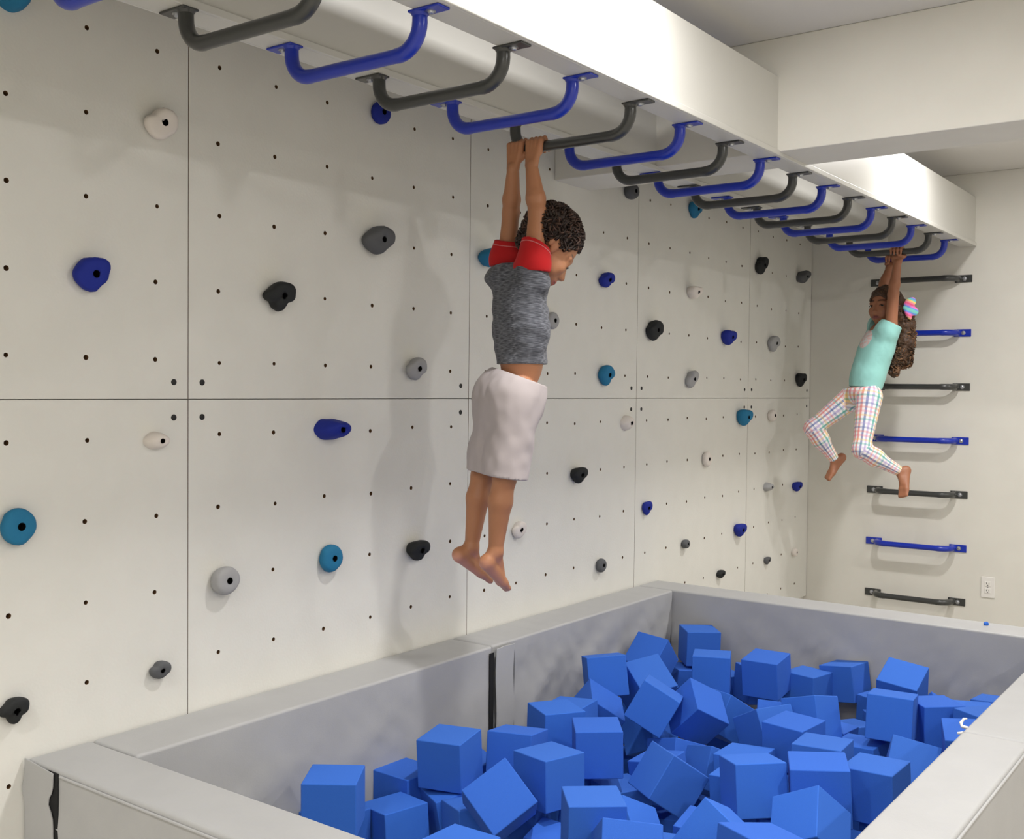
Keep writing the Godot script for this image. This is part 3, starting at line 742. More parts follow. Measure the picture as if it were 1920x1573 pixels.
func build_boy() -> void:
	fold.fractal_octaves = 3
	M.weave = grain(256, 0.3, Color.BLACK, Color.WHITE)
	M.eye = mat(Color.WHITE, 0.15)
	M.eye.vertex_color_use_as_albedo = true
	M.lash = mat(Color(0.05, 0.03, 0.025), 0.6)
	var boy := thing("person", "boy in grey shirt with red sleeves and pale shorts hanging by both hands, looking down", "person", Vector3(0.4971, 1.7938, -2.6782))
	var root := boy.position
	var F := Vector3(0.4994, 0.0000, -0.8664)
	var Rt := Vector3(0.8654, 0.0000, 0.5011)
	var U := Vector3.UP
	var tb := Basis(F, U, Rt)
	var skin := lin(172, 118, 84)
	var lip := lin(168, 92, 80)
	var sole := lin(206, 148, 128)
	var dark := lin(42, 26, 20)
	# joints
	var shR := Vector3(0.5776, 1.9082, -2.6358)
	var elR := Vector3(0.5716, 2.0471, -2.6611)
	var wrR := Vector3(0.537, 2.195, -2.676)
	var shL := Vector3(0.4023, 1.9366, -2.7376)
	var elL := Vector3(0.4263, 2.0684, -2.7227)
	var wrL := Vector3(0.466, 2.195, -2.678)
	var hipR := Vector3(0.5414, 1.4964, -2.6195)
	var knR := Vector3(0.5113, 1.2490, -2.5888)
	var anR := Vector3(0.4798, 1.0236, -2.5887)
	var hipL := Vector3(0.4351, 1.4986, -2.7091)
	var knL := Vector3(0.3815, 1.2480, -2.6485)
	var anL := Vector3(0.3589, 1.0211, -2.6239)
	# head frame
	var hf := Vector3(0.4699, -0.7071, -0.5284)
	var hu := Vector3(0.4699, 0.7071, -0.5284)
	var hs := Vector3(0.7471, 0.0000, 0.6647)
	var ho := Vector3(0.5689, 1.9439, -2.7238)
	var b := Blob.new()
	b.cell = 0.0042
	b.k = 0.012
	b.chain([shR, elR], [0.031, 0.027])
	b.chain([elR, elR.lerp(wrR, 0.3), wrR], [0.0265, 0.0285, 0.0185])
	b.chain([shL, elL], [0.030, 0.026])
	b.chain([elL, elL.lerp(wrL, 0.3), wrL], [0.0255, 0.027, 0.0185])
	b.egg(Vector3(0.5030, 1.7693, -2.6816), tb, Vector3(0.062, 0.105, 0.098))
	b.egg(Vector3(0.5055, 1.6139, -2.6780), tb, Vector3(0.062, 0.11, 0.088))
	b.egg(Vector3(0.4873, 1.4991, -2.6606), tb, Vector3(0.070, 0.075, 0.092))
	b.limb(shL, Vector3(0.4771, 1.8376, -2.7022), 0.03, 0.035)
	b.limb(shR, Vector3(0.5392, 1.8311, -2.6608), 0.03, 0.035)
	b.limb(Vector3(0.5153, 1.8595, -2.6938), ho - hf * 0.025 - hu * 0.035, 0.038, 0.034)
	b.chain([hipR, knR], [0.056, 0.036])
	b.chain([knR, knR.lerp(anR, 0.32) - F * 0.004, anR], [0.034, 0.036, 0.021])
	b.chain([hipL, knL], [0.056, 0.036])
	b.chain([knL, knL.lerp(anL, 0.32) - F * 0.004, anL], [0.034, 0.036, 0.021])
	foot(b, anR, Vector3(0.4659, 0.9926, -2.5650), Vector3(0.4652, 0.8960, -2.6729), Vector3(-0.8654, 0.0000, -0.5011), 0.95)
	foot(b, anL, Vector3(0.3425, 1.0005, -2.5863), Vector3(0.3653, 0.9110, -2.6992), Vector3(0.8654, 0.0000, 0.5011), 0.95)
	head(b, ho, hf, hu, hs, 0.98, 1.0)
	var m := MB.new()
	var heel := (anR + anL) / 2
	b.build(m, func(p: Vector3, n: Vector3) -> Array:
		var c := skin
		if p.distance_to(ho) < 0.14:
			c = face_paint(p, ho, hf, hu, hs, 0.98, skin, lip, dark)
		elif p.y < heel.y + 0.03:
			c = skin.lerp(sole, clampf(-n.dot(F) * 0.5 - n.y * 0.9 + 0.2, 0.0, 1.0) * clampf((heel.y + 0.01 - p.y) / 0.035, 0.0, 1.0))
		return [c, Vector2.ZERO])
	for k in 2:
		var hand := Blob.new()
		hand.cell = 0.0028
		hand.k = 0.005
		grip(hand, Vector3([0.543, 0.472][k], 2.255, -2.7042), Vector3.BACK, [Vector3.LEFT, Vector3.RIGHT][k], [wrR, wrL][k], 0.92)
		hand.limb([wrR, wrL][k], [wrR.lerp(elR, 0.12), wrL.lerp(elL, 0.12)][k], 0.0185, 0.019)
		hand.build(m, func(_p: Vector3, _n: Vector3) -> Array: return [skin, Vector2.ZERO])
	shift(m, root)
	var body := obj("body", m.mesh(M.skin), boy)
	var off := Node3D.new()
	eyes_at(boy, ho, hf, hu, hs, 0.98, 1.0, root)
	# hair
	var h := Blob.new()
	h.cell = 0.0042
	h.k = 0.02
	h.amp = 0.012
	h.noise = FastNoiseLite.new()
	h.noise.seed = 4
	h.noise.frequency = 42.0
	h.noise.fractal_octaves = 2
	var hb := Basis(hf, hu, hs)
	var hc := ho + hf * -0.026 + hu * 0.046
	h.egg(hc, hb, Vector3(0.094, 0.082, 0.084))
	h.egg(ho - hf * 0.066 + hu * 0.0, hb, Vector3(0.034, 0.058, 0.062))
	h.holes.append([1, ho + hf * 0.062 - hu * 0.02, hb.transposed(), Vector3(0.058, 0.078, 0.10)])
	h.holes.append([1, ho - hu * 0.008 + hs * 0.08, hb.transposed(), Vector3(0.022, 0.028, 0.03)])
	var tones := [lin(46, 31, 25), lin(36, 25, 21), lin(58, 40, 31), lin(74, 52, 39)]
	var hm := MB.new()
	var rng := RandomNumberGenerator.new()
	rng.seed = 8
	h.build(hm, func(p: Vector3, _n: Vector3) -> Array: return [tones[int(absf(h.noise.get_noise_3dv(p * 1.7)) * 7.0) % 3], Vector2.ZERO])
	var keep := func(p: Vector3) -> bool:
		for s in h.holes:
			if h.one(s, p) < 0.002:
				return false
		return true
	curls(hm, hc, hb, Vector3(0.098, 0.086, 0.088), keep, 800, rng, 0.0088, tones)
	curls(hm, ho - hf * 0.066, hb, Vector3(0.037, 0.06, 0.064), keep, 150, rng, 0.0095, tones)
	shift(hm, root)
	tag(obj("hair", hm.mesh(M.hair), boy), "short curly dark brown hair")
	# shirt body
	var sh := Blob.new()
	sh.cell = 0.0048
	sh.k = 0.05
	sh.amp = 0.011
	sh.noise = FastNoiseLite.new()
	sh.noise.seed = 14
	sh.noise.frequency = 7.0
	sh.noise.fractal_octaves = 2
	sh.squash = Vector3(1.0, 1.6, 1.0)
	sh.egg(Vector3(0.4966, 1.7611, -2.6766), tb, Vector3(0.070, 0.14, 0.112))
	sh.egg(Vector3(0.5062, 1.6384, -2.6794), tb, Vector3(0.071, 0.22, 0.106))
	sh.limb(Vector3(0.4284, 1.8745, -2.7174), Vector3(0.5637, 1.8587, -2.6425), 0.050, 0.046)
	sh.egg(Vector3(0.4233, 1.8617, -2.6635), tb, Vector3(0.028, 0.034, 0.06))
	sh.cuts = [[Vector3.DOWN, -Vector3(0.5061, 1.5926, -2.6777).y], [Vector3(0.0402, 0.9988, -0.0296), Vector3(0.0402, 0.9988, -0.0296).dot(Vector3(0.5077, 1.8970, -2.6896))]]
	var sm := MB.new()
	sh.build(sm)
	shift(sm, root)
	M.melange = tri(mat(Color.WHITE, 0.9), Vector3(4.0, 34.0, 4.0))
	M.melange.albedo_texture = grain(256, 0.035, Color(0.09, 0.095, 0.12), Color(0.56, 0.57, 0.60))
	M.melange.rim_enabled = true
	M.melange.rim = 0.2
	var shirt := obj("shirt", sm.mesh(M.melange), boy)
	tag(shirt, "grey melange short shirt body")
	var hem := MB.new()
	var ring := []
	var rr := []
	for i in 33:
		var a := TAU * i / 32.0
		ring.append(Vector3(0.5073, 1.5975, -2.6787) + F * cos(a) * 0.0735 + Rt * sin(a) * 0.105)
		rr.append(0.0024)
	# sleeves
	var red := cloth(Color(0.72, 0.035, 0.06))
	var seam := mat(Color(0.80, 0.45, 0.46), 0.8)
	for k in 2:
		var sp: Vector3 = [shR, shL][k]
		var ep: Vector3 = [elR, elL][k]
		var ax := (ep - sp).normalized()
		var sl := Blob.new()
		sl.cell = 0.0042
		sl.k = 0.03
		sl.amp = 0.003
		sl.noise = sh.noise
		var base: Vector3 = [Vector3(0.5527, 1.8720, -2.6411), Vector3(0.4109, 1.8928, -2.7238)][k]
		sl.limb(base, sp, 0.047, 0.043)
		sl.limb(sp, sp.lerp(ep, 0.55), 0.043, 0.041)
		if k == 0:
			sl.limb(Vector3(0.5087, 1.8788, -2.6524), Vector3(0.5951, 1.8749, -2.6475), 0.026, 0.026)
		else:
			sl.limb(Vector3(0.3965, 1.9184, -2.7203), Vector3(0.4609, 1.9076, -2.7176), 0.036, 0.036)
			sl.limb(Vector3(0.4196, 1.9376, -2.7255), Vector3(0.4603, 1.9308, -2.7180), 0.030, 0.026)
		var tilt: Vector3 = (ax + F * [0.42, 0.0][k]).normalized()
		var cuffat: Vector3 = [Vector3(0.5855, 1.9497, -2.6431), Vector3(0.4043, 1.9841, -2.7284)][k]
		var low: Vector3 = [Vector3(-0.0161, -0.9998, 0.0119), Vector3(0.0000, -1.0000, 0.0000)][k]
		sl.cuts = [[tilt, tilt.dot(cuffat)], [low, low.dot([Vector3(0.5583, 1.8682, -2.6388), Vector3(0.4010, 1.9017, -2.7230)][k])]]
		var slm := MB.new()
		sl.build(slm)
		shift(slm, root)
		var so := obj("sleeve", slm.mesh(red), boy)
		tag(so, "red raglan sleeve with pale stitching")
		var line := MB.new()
		var e1 := tilt.cross(Rt).normalized()
		var e2 := tilt.cross(e1)
		var pts := []
		var rad := []
		for i in 41:
			var a := TAU * i / 40.0
			var d := e1 * cos(a) + e2 * sin(a)
			var o := cuffat - tilt * 0.014
			var cx := sp + ax * ((o - sp).dot(tilt) / ax.dot(tilt))
			var lo := 0.0
			var hi := 0.09
			for it in 12:
				var md := (lo + hi) / 2
				if sl.field(sl.prims, cx + d * md) < 0.0:
					lo = md
				else:
					hi = md
			pts.append(cx + d * (lo + 0.0002) - root)
			rad.append(0.0016)
		line.tube(pts, rad, 6, false)
		obj("stitching", line.mesh(seam), so)
	# shorts
	var st := Blob.new()
	st.cell = 0.0048
	st.k = 0.06
	st.amp = 0.008
	st.noise = sh.noise
	st.squash = Vector3(1.3, 1.0, 1.3)
	st.egg(Vector3(0.4925, 1.5024, -2.6645), tb, Vector3(0.086, 0.11, 0.118))
	st.egg(Vector3(0.4559, 1.4905, -2.6372), tb, Vector3(0.05, 0.06, 0.10))
	st.limb(Vector3(0.5396, 1.4916, -2.6057), Vector3(0.5199, 1.1955, -2.5808), 0.071, 0.066)
	st.limb(Vector3(0.4183, 1.4900, -2.7151), Vector3(0.3791, 1.1883, -2.6633), 0.078, 0.070)
	st.limb(Vector3(0.4384, 1.4655, -2.6607), Vector3(0.4350, 1.2358, -2.6253), 0.072, 0.064)
	var top := Vector3(0.2668, 0.9435, -0.1963)
	var low2 := Vector3(-0.0969, -0.9927, 0.0713)
	st.cuts = [[top, top.dot(Vector3(0.4937, 1.5581, -2.6674))], [low2, low2.dot(Vector3(0.4512, 1.2548, -2.6255))]]
	var stm := MB.new()
	st.build(stm)
	shift(stm, root)
	var shorts := cloth(Color(0.68, 0.645, 0.645))
	tag(obj("shorts", stm.mesh(shorts), boy), "pale greyish knee-length shorts")
	off.free()

func shift(m: MB, root: Vector3) -> void:
	for i in m.v.size():
		m.v[i] -= root

func eyes_at(parent: Node, o: Vector3, f: Vector3, u: Vector3, s: Vector3, z: float, droop: float, root: Vector3) -> void:
	eyes(parent, o - root, f, u, s, z, droop)

func build_girl() -> void:
	var girl := thing("person", "girl in mint top and checked leggings hanging from two bars near the far wall", "person", Vector3(0.5513, 1.6491, -5.8175))
	var root := girl.position
	var F := Vector3(-0.6199, 0.1237, 0.7748)
	var Rt := Vector3(-0.7743, 0.0000, -0.6328)
	var skin := lin(160, 106, 77)
	var lip := lin(132, 66, 62)
	var dark := lin(40, 25, 20)
	var sole := lin(168, 112, 92)
	var shL := Vector3(0.6685, 1.8747, -5.7999)
	var elL := Vector3(0.6797, 2.0400, -5.7891)
	var wrL := Vector3(0.6998, 2.2070, -5.7849)
	var shR := Vector3(0.5638, 1.9270, -5.9606)
	var elR := Vector3(0.5670, 2.1135, -5.9944)
	var wrR := Vector3(0.5838, 2.2036, -6.0285)
	var hf := Vector3(-0.2906, 0.0600, 0.9550)
	var hs := Vector3(-0.9563, 0.0000, -0.2923)
	var hu := (Vector3(-0.0402, 0.9988, 0.0296) - hf * hf.dot(Vector3(-0.0402, 0.9988, 0.0296))).normalized()
	hs = hf.cross(hu).normalized()
	var ho := Vector3(0.6041, 1.9765, -5.8927)
	var up := (Vector3(0.5966, 1.8798, -5.8589) - Vector3(0.5314, 1.5195, -5.7983)).normalized()
	var Ft := (F - up * F.dot(up)).normalized()
	var tb := Basis(Ft, up, Ft.cross(up))
	var hipL := Vector3(0.5813, 1.4913, -5.7347)
	var knL := Vector3(0.5737, 1.2162, -5.6449)
	var anL := Vector3(0.7393, 1.1032, -5.7628)
	var hipR := Vector3(0.4633, 1.4986, -5.8468)
	var knR := Vector3(0.2771, 1.3178, -5.7284)
	var anR := Vector3(0.3676, 1.1446, -5.8261)
	var b := Blob.new()
	b.cell = 0.0042
	b.k = 0.012
	b.chain([shL, elL], [0.032, 0.028])
	b.chain([elL, elL.lerp(wrL, 0.3), wrL], [0.0275, 0.0275, 0.0195])
	b.chain([shR, elR], [0.030, 0.027])
	b.chain([elR, elR.lerp(wrR, 0.3), wrR], [0.0265, 0.0265, 0.0195])
	b.egg(Vector3(0.5829, 1.7790, -5.8453), tb, Vector3(0.066, 0.12, 0.095))
	b.egg(Vector3(0.5412, 1.5915, -5.8080), tb, Vector3(0.066, 0.10, 0.092))
	b.limb(shL, shR, 0.03, 0.03)
	b.limb(Vector3(0.6009, 1.8575, -5.8737), ho - hf * 0.02 - hu * 0.04, 0.036, 0.034)
	b.chain([hipL, knL], [0.056, 0.037])
	b.chain([knL, knL.lerp(anL, 0.35), anL], [0.037, 0.037, 0.021])
	b.chain([hipR, knR], [0.056, 0.037])
	b.chain([knR, knR.lerp(anR, 0.35), anR], [0.037, 0.037, 0.021])
	foot(b, anL, Vector3(0.7663, 1.1091, -5.7828), Vector3(0.7762, 0.9800, -5.7111), Vector3(-0.9171, 0.0000, -0.3986), 1.0)
	foot(b, anR, Vector3(0.3912, 1.1555, -5.8687), Vector3(0.3405, 1.0420, -5.7902), Vector3(0.8076, 0.0000, 0.5898), 1.0)
	head(b, ho, hf, hu, hs, 1.0)
	var m := MB.new()
	b.build(m, func(p: Vector3, _n: Vector3) -> Array:
		return [face_paint(p, ho, hf, hu, hs, 1.0, skin, lip, dark) if p.distance_to(ho) < 0.14 else skin, Vector2.ZERO])
	for k in 2:
		var hand := Blob.new()
		hand.cell = 0.0032
		hand.k = 0.005
		grip(hand, Vector3([0.706, 0.588][k], 2.255, [-5.7522, -6.057][k]), Vector3.FORWARD, [Vector3.RIGHT, Vector3.LEFT][k], [wrL, wrR][k], 1.0)
		hand.limb([wrL, wrR][k], [wrL.lerp(elL, 0.12), wrR.lerp(elR, 0.12)][k], 0.0195, 0.020)
		hand.build(m, func(_p: Vector3, _n: Vector3) -> Array: return [skin, Vector2.ZERO])
	shift(m, root)
	obj("body", m.mesh(M.skin), girl)
	eyes_at(girl, ho, hf, hu, hs, 1.0, 0.0, root)
	# top
	var sh := Blob.new()
	sh.cell = 0.005
	sh.k = 0.045
	sh.amp = 0.006
	sh.noise = FastNoiseLite.new()
	sh.noise.seed = 31
	sh.noise.frequency = 6.0
	sh.egg(Vector3(0.5855, 1.7646, -5.8467), tb, Vector3(0.080, 0.135, 0.112))
	sh.egg(Vector3(0.5474, 1.6203, -5.8136), tb, Vector3(0.085, 0.20, 0.108))
	sh.limb(Vector3(0.6376, 1.8586, -5.8014), Vector3(0.5477, 1.8845, -5.9224), 0.05, 0.045)
	sh.limb(Vector3(0.6611, 1.8353, -5.7992), Vector3(0.6902, 1.8916, -5.8102), 0.046, 0.040)
	sh.limb(Vector3(0.5633, 1.8854, -5.9464), Vector3(0.5635, 1.9387, -5.9608), 0.042, 0.040)
	var hemn := -up
	var cuff := Vector3(0.4207, 0.8880, -0.1857)
	sh.cuts = [[Vector3(-0.0969, -0.9927, 0.0713), Vector3(-0.0969, -0.9927, 0.0713).dot(Vector3(0.5308, 1.5425, -5.7987))], [cuff, cuff.dot(Vector3(0.6844, 1.8777, -5.8117))]]
	sh.holes.append([0, Vector3(0.5855, 1.9516, -5.8533), Vector3(0.5749, 1.8897, -5.8185), 0.062, 0.046])
	var print_at := Vector3(0.5308, 1.8089, -5.7832)
	var mint := lin(150, 208, 200)
	var sm := MB.new()
	sh.build(sm, func(p: Vector3, n: Vector3) -> Array:
		var q := p - print_at
		var e := Vector2(q.dot(up) / 0.055, q.dot(tb.z) / 0.045).length()
		var c := mint
		if n.dot(Ft) > 0.1 and e < 1.0:
			c = lin(222, 220, 220).lerp(lin(228, 190, 184), clampf(0.5 + 2.2 * sh.noise.get_noise_3dv(p * 9.0), 0.0, 1.0))
		return [c, Vector2.ZERO])
	shift(sm, root)
	var mm := mat(Color.WHITE, 0.85)
	mm.vertex_color_use_as_albedo = true
	mm.rim_enabled = true
	mm.rim = 0.25
	tag(obj("top", sm.mesh(mm), girl), "mint short-sleeved top with a pale print on the chest")
	# leggings
	var im := Image.create(192, 192, false, Image.FORMAT_RGB8)
	var cs := [Color8(238, 128, 140), Color8(240, 188, 96), Color8(62, 158, 146), Color8(176, 160, 208), Color8(84, 100, 158), Color8(226, 120, 110)]
	for y in 192:
		for x in 192:
			var c := Color(0.95, 0.93, 0.93)
			var a := x % 32 < 15
			var d := y % 32 < 15
			if a:
				c = c.lerp(cs[x / 32], 0.62)
			if d:
				c = c.lerp(cs[(y / 32 + 2) % 6], 0.30 if not a else 0.4)
			im.set_pixel(x, y, c)
	var gm := mat(Color.WHITE, 0.85)
	gm.albedo_texture = ImageTexture.create_from_image(im)
	gm.uv1_scale = Vector3(7.6, 7.6, 1)
	gm.rim_enabled = true
	gm.rim = 0.2
	var pt := Blob.new()
	pt.cell = 0.0048
	pt.k = 0.03
	pt.egg(Vector3(0.5293, 1.5108, -5.7964), tb, Vector3(0.083, 0.07, 0.105))
	pt.chain([hipL, knL], [0.068, 0.044])
	pt.chain([knL, knL.lerp(anL, 0.35), anL.lerp(knL, 0.06)], [0.044, 0.044, 0.028])
	pt.chain([hipR, knR], [0.068, 0.044])
	pt.chain([knR, knR.lerp(anR, 0.35), anR.lerp(knR, 0.06)], [0.044, 0.044, 0.028])
	var wn := Vector3(-0.0969, 0.9927, 0.0713)
	var aL := (anL - knL).normalized()
	var aR := (anR - knR).normalized()
	pt.cuts = [[wn, wn.dot(Vector3(0.5283, 1.5511, -5.7971))]]
	pt.holes = [[0, anL + aL * 0.024, anL + aL * 0.09, 0.034, 0.045], [0, anR + aR * 0.024, anR + aR * 0.09, 0.034, 0.045]]
	var bones := [[hipL, knL, 0.0], [knL, anL, hipL.distance_to(knL)], [hipR, knR, 0.03], [knR, anR, 0.03 + hipR.distance_to(knR)], [Vector3(0.5346, 1.5770, -5.8027), Vector3(0.5278, 1.4763, -5.7942), -0.1]]
	var pm := MB.new()
	pt.build(pm, func(p: Vector3, _n: Vector3) -> Array:
		var best := 9.0
		var uv := Vector2.ZERO
		for i in 5:
			var bn: Array = bones[i]
			var ab: Vector3 = bn[1] - bn[0]
			var t: float = (p - bn[0]).dot(ab) / ab.length_squared()
			var d := p.distance_to(bn[0] + ab * clampf(t, 0.0, 1.0)) - (0.035 if i == 4 else 0.0)
			if d < best:
				best = d
				var ax := ab.normalized()
				var e1 := Vector3(0.5925, 0.0000, 0.8056)
				e1 = (e1 - ax * e1.dot(ax)).normalized()
				var e2 := ax.cross(e1)
				var q: Vector3 = p - bn[0]
				uv = Vector2(0.05 * atan2(q.dot(e2), q.dot(e1)) + 0.07, t * ab.length() + bn[2])
		return [Color.WHITE, uv])
	shift(pm, root)
	tag(obj("leggings", pm.mesh(gm), girl), "pastel rainbow checked leggings")
	# hair
	var tones := [lin(74, 50, 34), lin(58, 39, 28), lin(96, 66, 42), lin(120, 86, 56)]
	var h := Blob.new()
	h.cell = 0.0048
	h.k = 0.025
	h.amp = 0.009
	h.noise = FastNoiseLite.new()
	h.noise.seed = 9
	h.noise.frequency = 30.0
	var hb := Basis(hf, hu, hs)
	h.egg(ho - hf * 0.014 + hu * 0.037, hb, Vector3(0.095, 0.088, 0.080))
	h.egg(ho - hf * 0.085 + hu * 0.005, hb, Vector3(0.045, 0.055, 0.055))
	h.chain([Vector3(0.6773, 1.9901, -5.9221), Vector3(0.7008, 1.8811, -5.9356), Vector3(0.7083, 1.7944, -5.9256)], [0.04, 0.05, 0.046])
	h.chain([Vector3(0.7083, 1.7944, -5.9256), Vector3(0.6874, 1.7023, -5.9071), Vector3(0.6523, 1.6272, -5.8786)], [0.046, 0.036, 0.016])
	h.limb(Vector3(0.6895, 1.7520, -5.9351), Vector3(0.7068, 1.6805, -5.9578), 0.036, 0.012)
	h.holes.append([1, ho + hf * 0.068 - hu * 0.026, hb.transposed(), Vector3(0.062, 0.080, 0.072)])
	var hm := MB.new()
	h.build(hm, func(p: Vector3, _n: Vector3) -> Array: return [tones[int(absf(h.noise.get_noise_3dv(p * 1.5)) * 8.0) % 3], Vector2.ZERO])
	var rng := RandomNumberGenerator.new()
	rng.seed = 18
	var keep := func(p: Vector3) -> bool: return h.one(h.holes[0], p) > 0.002
	for c in [[Vector3(0.6932, 1.9098, -5.9310), 0.052], [Vector3(0.7042, 1.8380, -5.9366), 0.054], [Vector3(0.7067, 1.7657, -5.9235), 0.048], [Vector3(0.6921, 1.7023, -5.9105), 0.040], [Vector3(0.6634, 1.6445, -5.8874), 0.026], [Vector3(0.7065, 1.6920, -5.9580), 0.026]]:
		curls(hm, c[0], Basis(), Vector3(c[1], c[1] * 1.4, c[1]), keep, 90, rng, 0.0115, tones)
	shift(hm, root)
	tag(obj("hair", hm.mesh(M.hair), girl), "long curly brown hair swinging behind her back")
	# bow
	var bow := Blob.new()
	bow.cell = 0.003
	bow.k = 0.006
	var cen := Vector3(0.7166, 1.9684, -5.8758)
	for a in [[Vector3(0.6267, 0.7506, -0.2093), 0.036, 0.027], [Vector3(0.8527, -0.3572, -0.3812), 0.036, 0.027], [Vector3(0.4170, -0.8901, -0.1841), 0.034, 0.014], [Vector3(0.5926, 0.1163, -0.7970), 0.028, 0.016]]:
		var d: Vector3 = a[0].normalized()
		var side := d.cross(Vector3(-0.5925, 0.0000, -0.8056)).normalized()
		bow.egg(cen + d * float(a[1]), Basis(d, side, d.cross(side)), Vector3(a[1], a[2], 0.013))
	bow.limb(cen, cen + U_small(), 0.012, 0.012)
	var rb := [lin(236, 92, 140), lin(240, 150, 160), lin(246, 214, 120), lin(120, 200, 190), lin(110, 150, 226), lin(226, 120, 190)]
	var bm := MB.new()
	bow.build(bm, func(p: Vector3, _n: Vector3) -> Array:
		var q := p - cen
		return [rb[int(absf(q.dot(Vector3(0.6443, 0.6000, -0.4742)) * 110.0 + q.dot(Vector3(-0.4833, 0.8000, 0.3556)) * 60.0) + 3.0) % 6], Vector2.ZERO])
	shift(bm, root)
	tag(obj("hair_bow", bm.mesh(mm), girl), "big pastel rainbow hair bow")

func U_small() -> Vector3:
	return Vector3(0, 0.002, 0)

# ---------- mesh builder ----------
class MB:
	var v := PackedVector3Array()
	var n := PackedVector3Array()
	var u := PackedVector2Array()
	var c := PackedColorArray()
	var ix := PackedInt32Array()
	var col := Color.WHITE
	func p(pos: Vector3, nor: Vector3, uv := Vector2.ZERO) -> int:
		v.append(pos)
		n.append(nor)
		u.append(uv)
		c.append(col)
		return v.size() - 1
	func t(a: int, b: int, d: int) -> void:
		var g := (v[b] - v[a]).cross(v[d] - v[a])
		if g.dot(n[a] + n[b] + n[d]) > 0.0:
			ix.append_array(PackedInt32Array([a, d, b]))
		else:
			ix.append_array(PackedInt32Array([a, b, d]))
	func q(a: int, b: int, d: int, e: int) -> void:
		t(a, b, d)
		t(a, d, e)
	func flat(pts: Array, nor: Vector3) -> void:
		var f := []
		for x in pts:
			f.append(p(x, nor, Vector2(x.x + x.z, x.y)))
		for i in range(1, pts.size() - 1):
			t(f[0], f[i], f[i + 1])
	func into(m: ArrayMesh, mat: Material) -> void:
		var a := []
		a.resize(Mesh.ARRAY_MAX)
		a[Mesh.ARRAY_VERTEX] = v
		a[Mesh.ARRAY_NORMAL] = n
		a[Mesh.ARRAY_TEX_UV] = u
		a[Mesh.ARRAY_COLOR] = c
		a[Mesh.ARRAY_INDEX] = ix
		m.add_surface_from_arrays(Mesh.PRIMITIVE_TRIANGLES, a)
		m.surface_set_material(m.get_surface_count() - 1, mat)
	func mesh(mat: Material) -> ArrayMesh:
		var m := ArrayMesh.new()
		into(m, mat)
		return m
	# a box with rounded edges; each face is cut into pieces; bend(pos, normal) may push the skin
	func rbox(cen: Vector3, size: Vector3, r: float, cut := Vector3i.ONE, bend = null, rim := 1) -> void:
		var h := size / 2.0
		for ax in 3:
			var b := (ax + 1) % 3
			var d := (ax + 2) % 3
			var lb := steps(h[b], r, cut[b], rim)
			var ld := steps(h[d], r, cut[d], rim)
			for s in [-1.0, 1.0]:
				var at := []
				for x in lb:
					for y in ld:
						var o := Vector3.ZERO
						o[ax] = s * h[ax]
						o[b] = x
						o[d] = y
						var core := o.clamp(-h + Vector3.ONE * r, h - Vector3.ONE * r)
						var nor := (o - core).normalized()
						var pos := cen + core + nor * r
						if bend != null:
							var k: Array = bend.call(pos, nor)
							pos = k[0]
							nor = k[1]
						at.append(p(pos, nor, Vector2(x, y)))
				for i in lb.size() - 1:
					for j in ld.size() - 1:
						var w := ld.size()
						q(at[i * w + j], at[i * w + j + 1], at[(i + 1) * w + j + 1], at[(i + 1) * w + j])
	func steps(h: float, r: float, cut: int, rim: int) -> Array:
		var l := []
		for i in rim:
			l.append(-h + r * (1.0 - cos(PI / 2 * i / rim)) if rim > 1 else -h)
		for i in cut + 1:
			l.append(lerpf(-h + r, h - r, float(i) / cut))
		for i in range(rim - 1, -1, -1):
			l.append(h - r * (1.0 - cos(PI / 2 * i / rim)) if rim > 1 else h)
		return l
	# a tube along points
	func tube(pts: Array, rad: Array, seg := 12, caps := true) -> void:
		var x := Vector3.ZERO
		var rows := []
		for i in pts.size():
			var a: Vector3 = pts[maxi(i - 1, 0)]
			var b: Vector3 = pts[mini(i + 1, pts.size() - 1)]
			var dir := (b - a).normalized()
			if i == 0:
				x = dir.cross(Vector3.UP if absf(dir.y) < 0.9 else Vector3.RIGHT).normalized()
			else:
				x = (x - dir * x.dot(dir)).normalized()
			var y := dir.cross(x)
			var row := []
			for k in seg + 1:
				var w := TAU * k / seg
				var o := x * cos(w) + y * sin(w)
				row.append(p(pts[i] + o * float(rad[i]), o, Vector2(float(k) / seg, i)))
			rows.append(row)
			if caps and (i == 0 or i == pts.size() - 1):
				var nn := -dir if i == 0 else dir
				var m := p(pts[i], nn)
				var ring := []
				for k in seg + 1:
					var w := TAU * k / seg
					ring.append(p(pts[i] + (x * cos(w) + y * sin(w)) * float(rad[i]), nn))
				for k in seg:
					t(m, ring[k], ring[k + 1])
		for i in rows.size() - 1:
			for k in seg:
				q(rows[i][k], rows[i][k + 1], rows[i + 1][k + 1], rows[i + 1][k])
	# a turned profile of [radius, height] about an axis
	func lathe(o: Vector3, axis: Vector3, prof: Array, seg := 16) -> void:
		var x := axis.cross(Vector3.UP if absf(axis.y) < 0.9 else Vector3.RIGHT).normalized()
		var y := axis.cross(x)
		for i in prof.size() - 1:
			var a: Array = prof[i]
			var b: Array = prof[i + 1]
			var dr: float = b[0] - a[0]
			var dh: float = b[1] - a[1]
			var row := []
			for k in seg + 1:
				var w := TAU * k / seg
				var e := x * cos(w) + y * sin(w)
				var nor := (e * dh - axis * dr).normalized()
				row.append([p(o + e * float(a[0]) + axis * float(a[1]), nor), p(o + e * float(b[0]) + axis * float(b[1]), nor)])
			for k in seg:
				q(row[k][0], row[k + 1][0], row[k + 1][1], row[k][1])

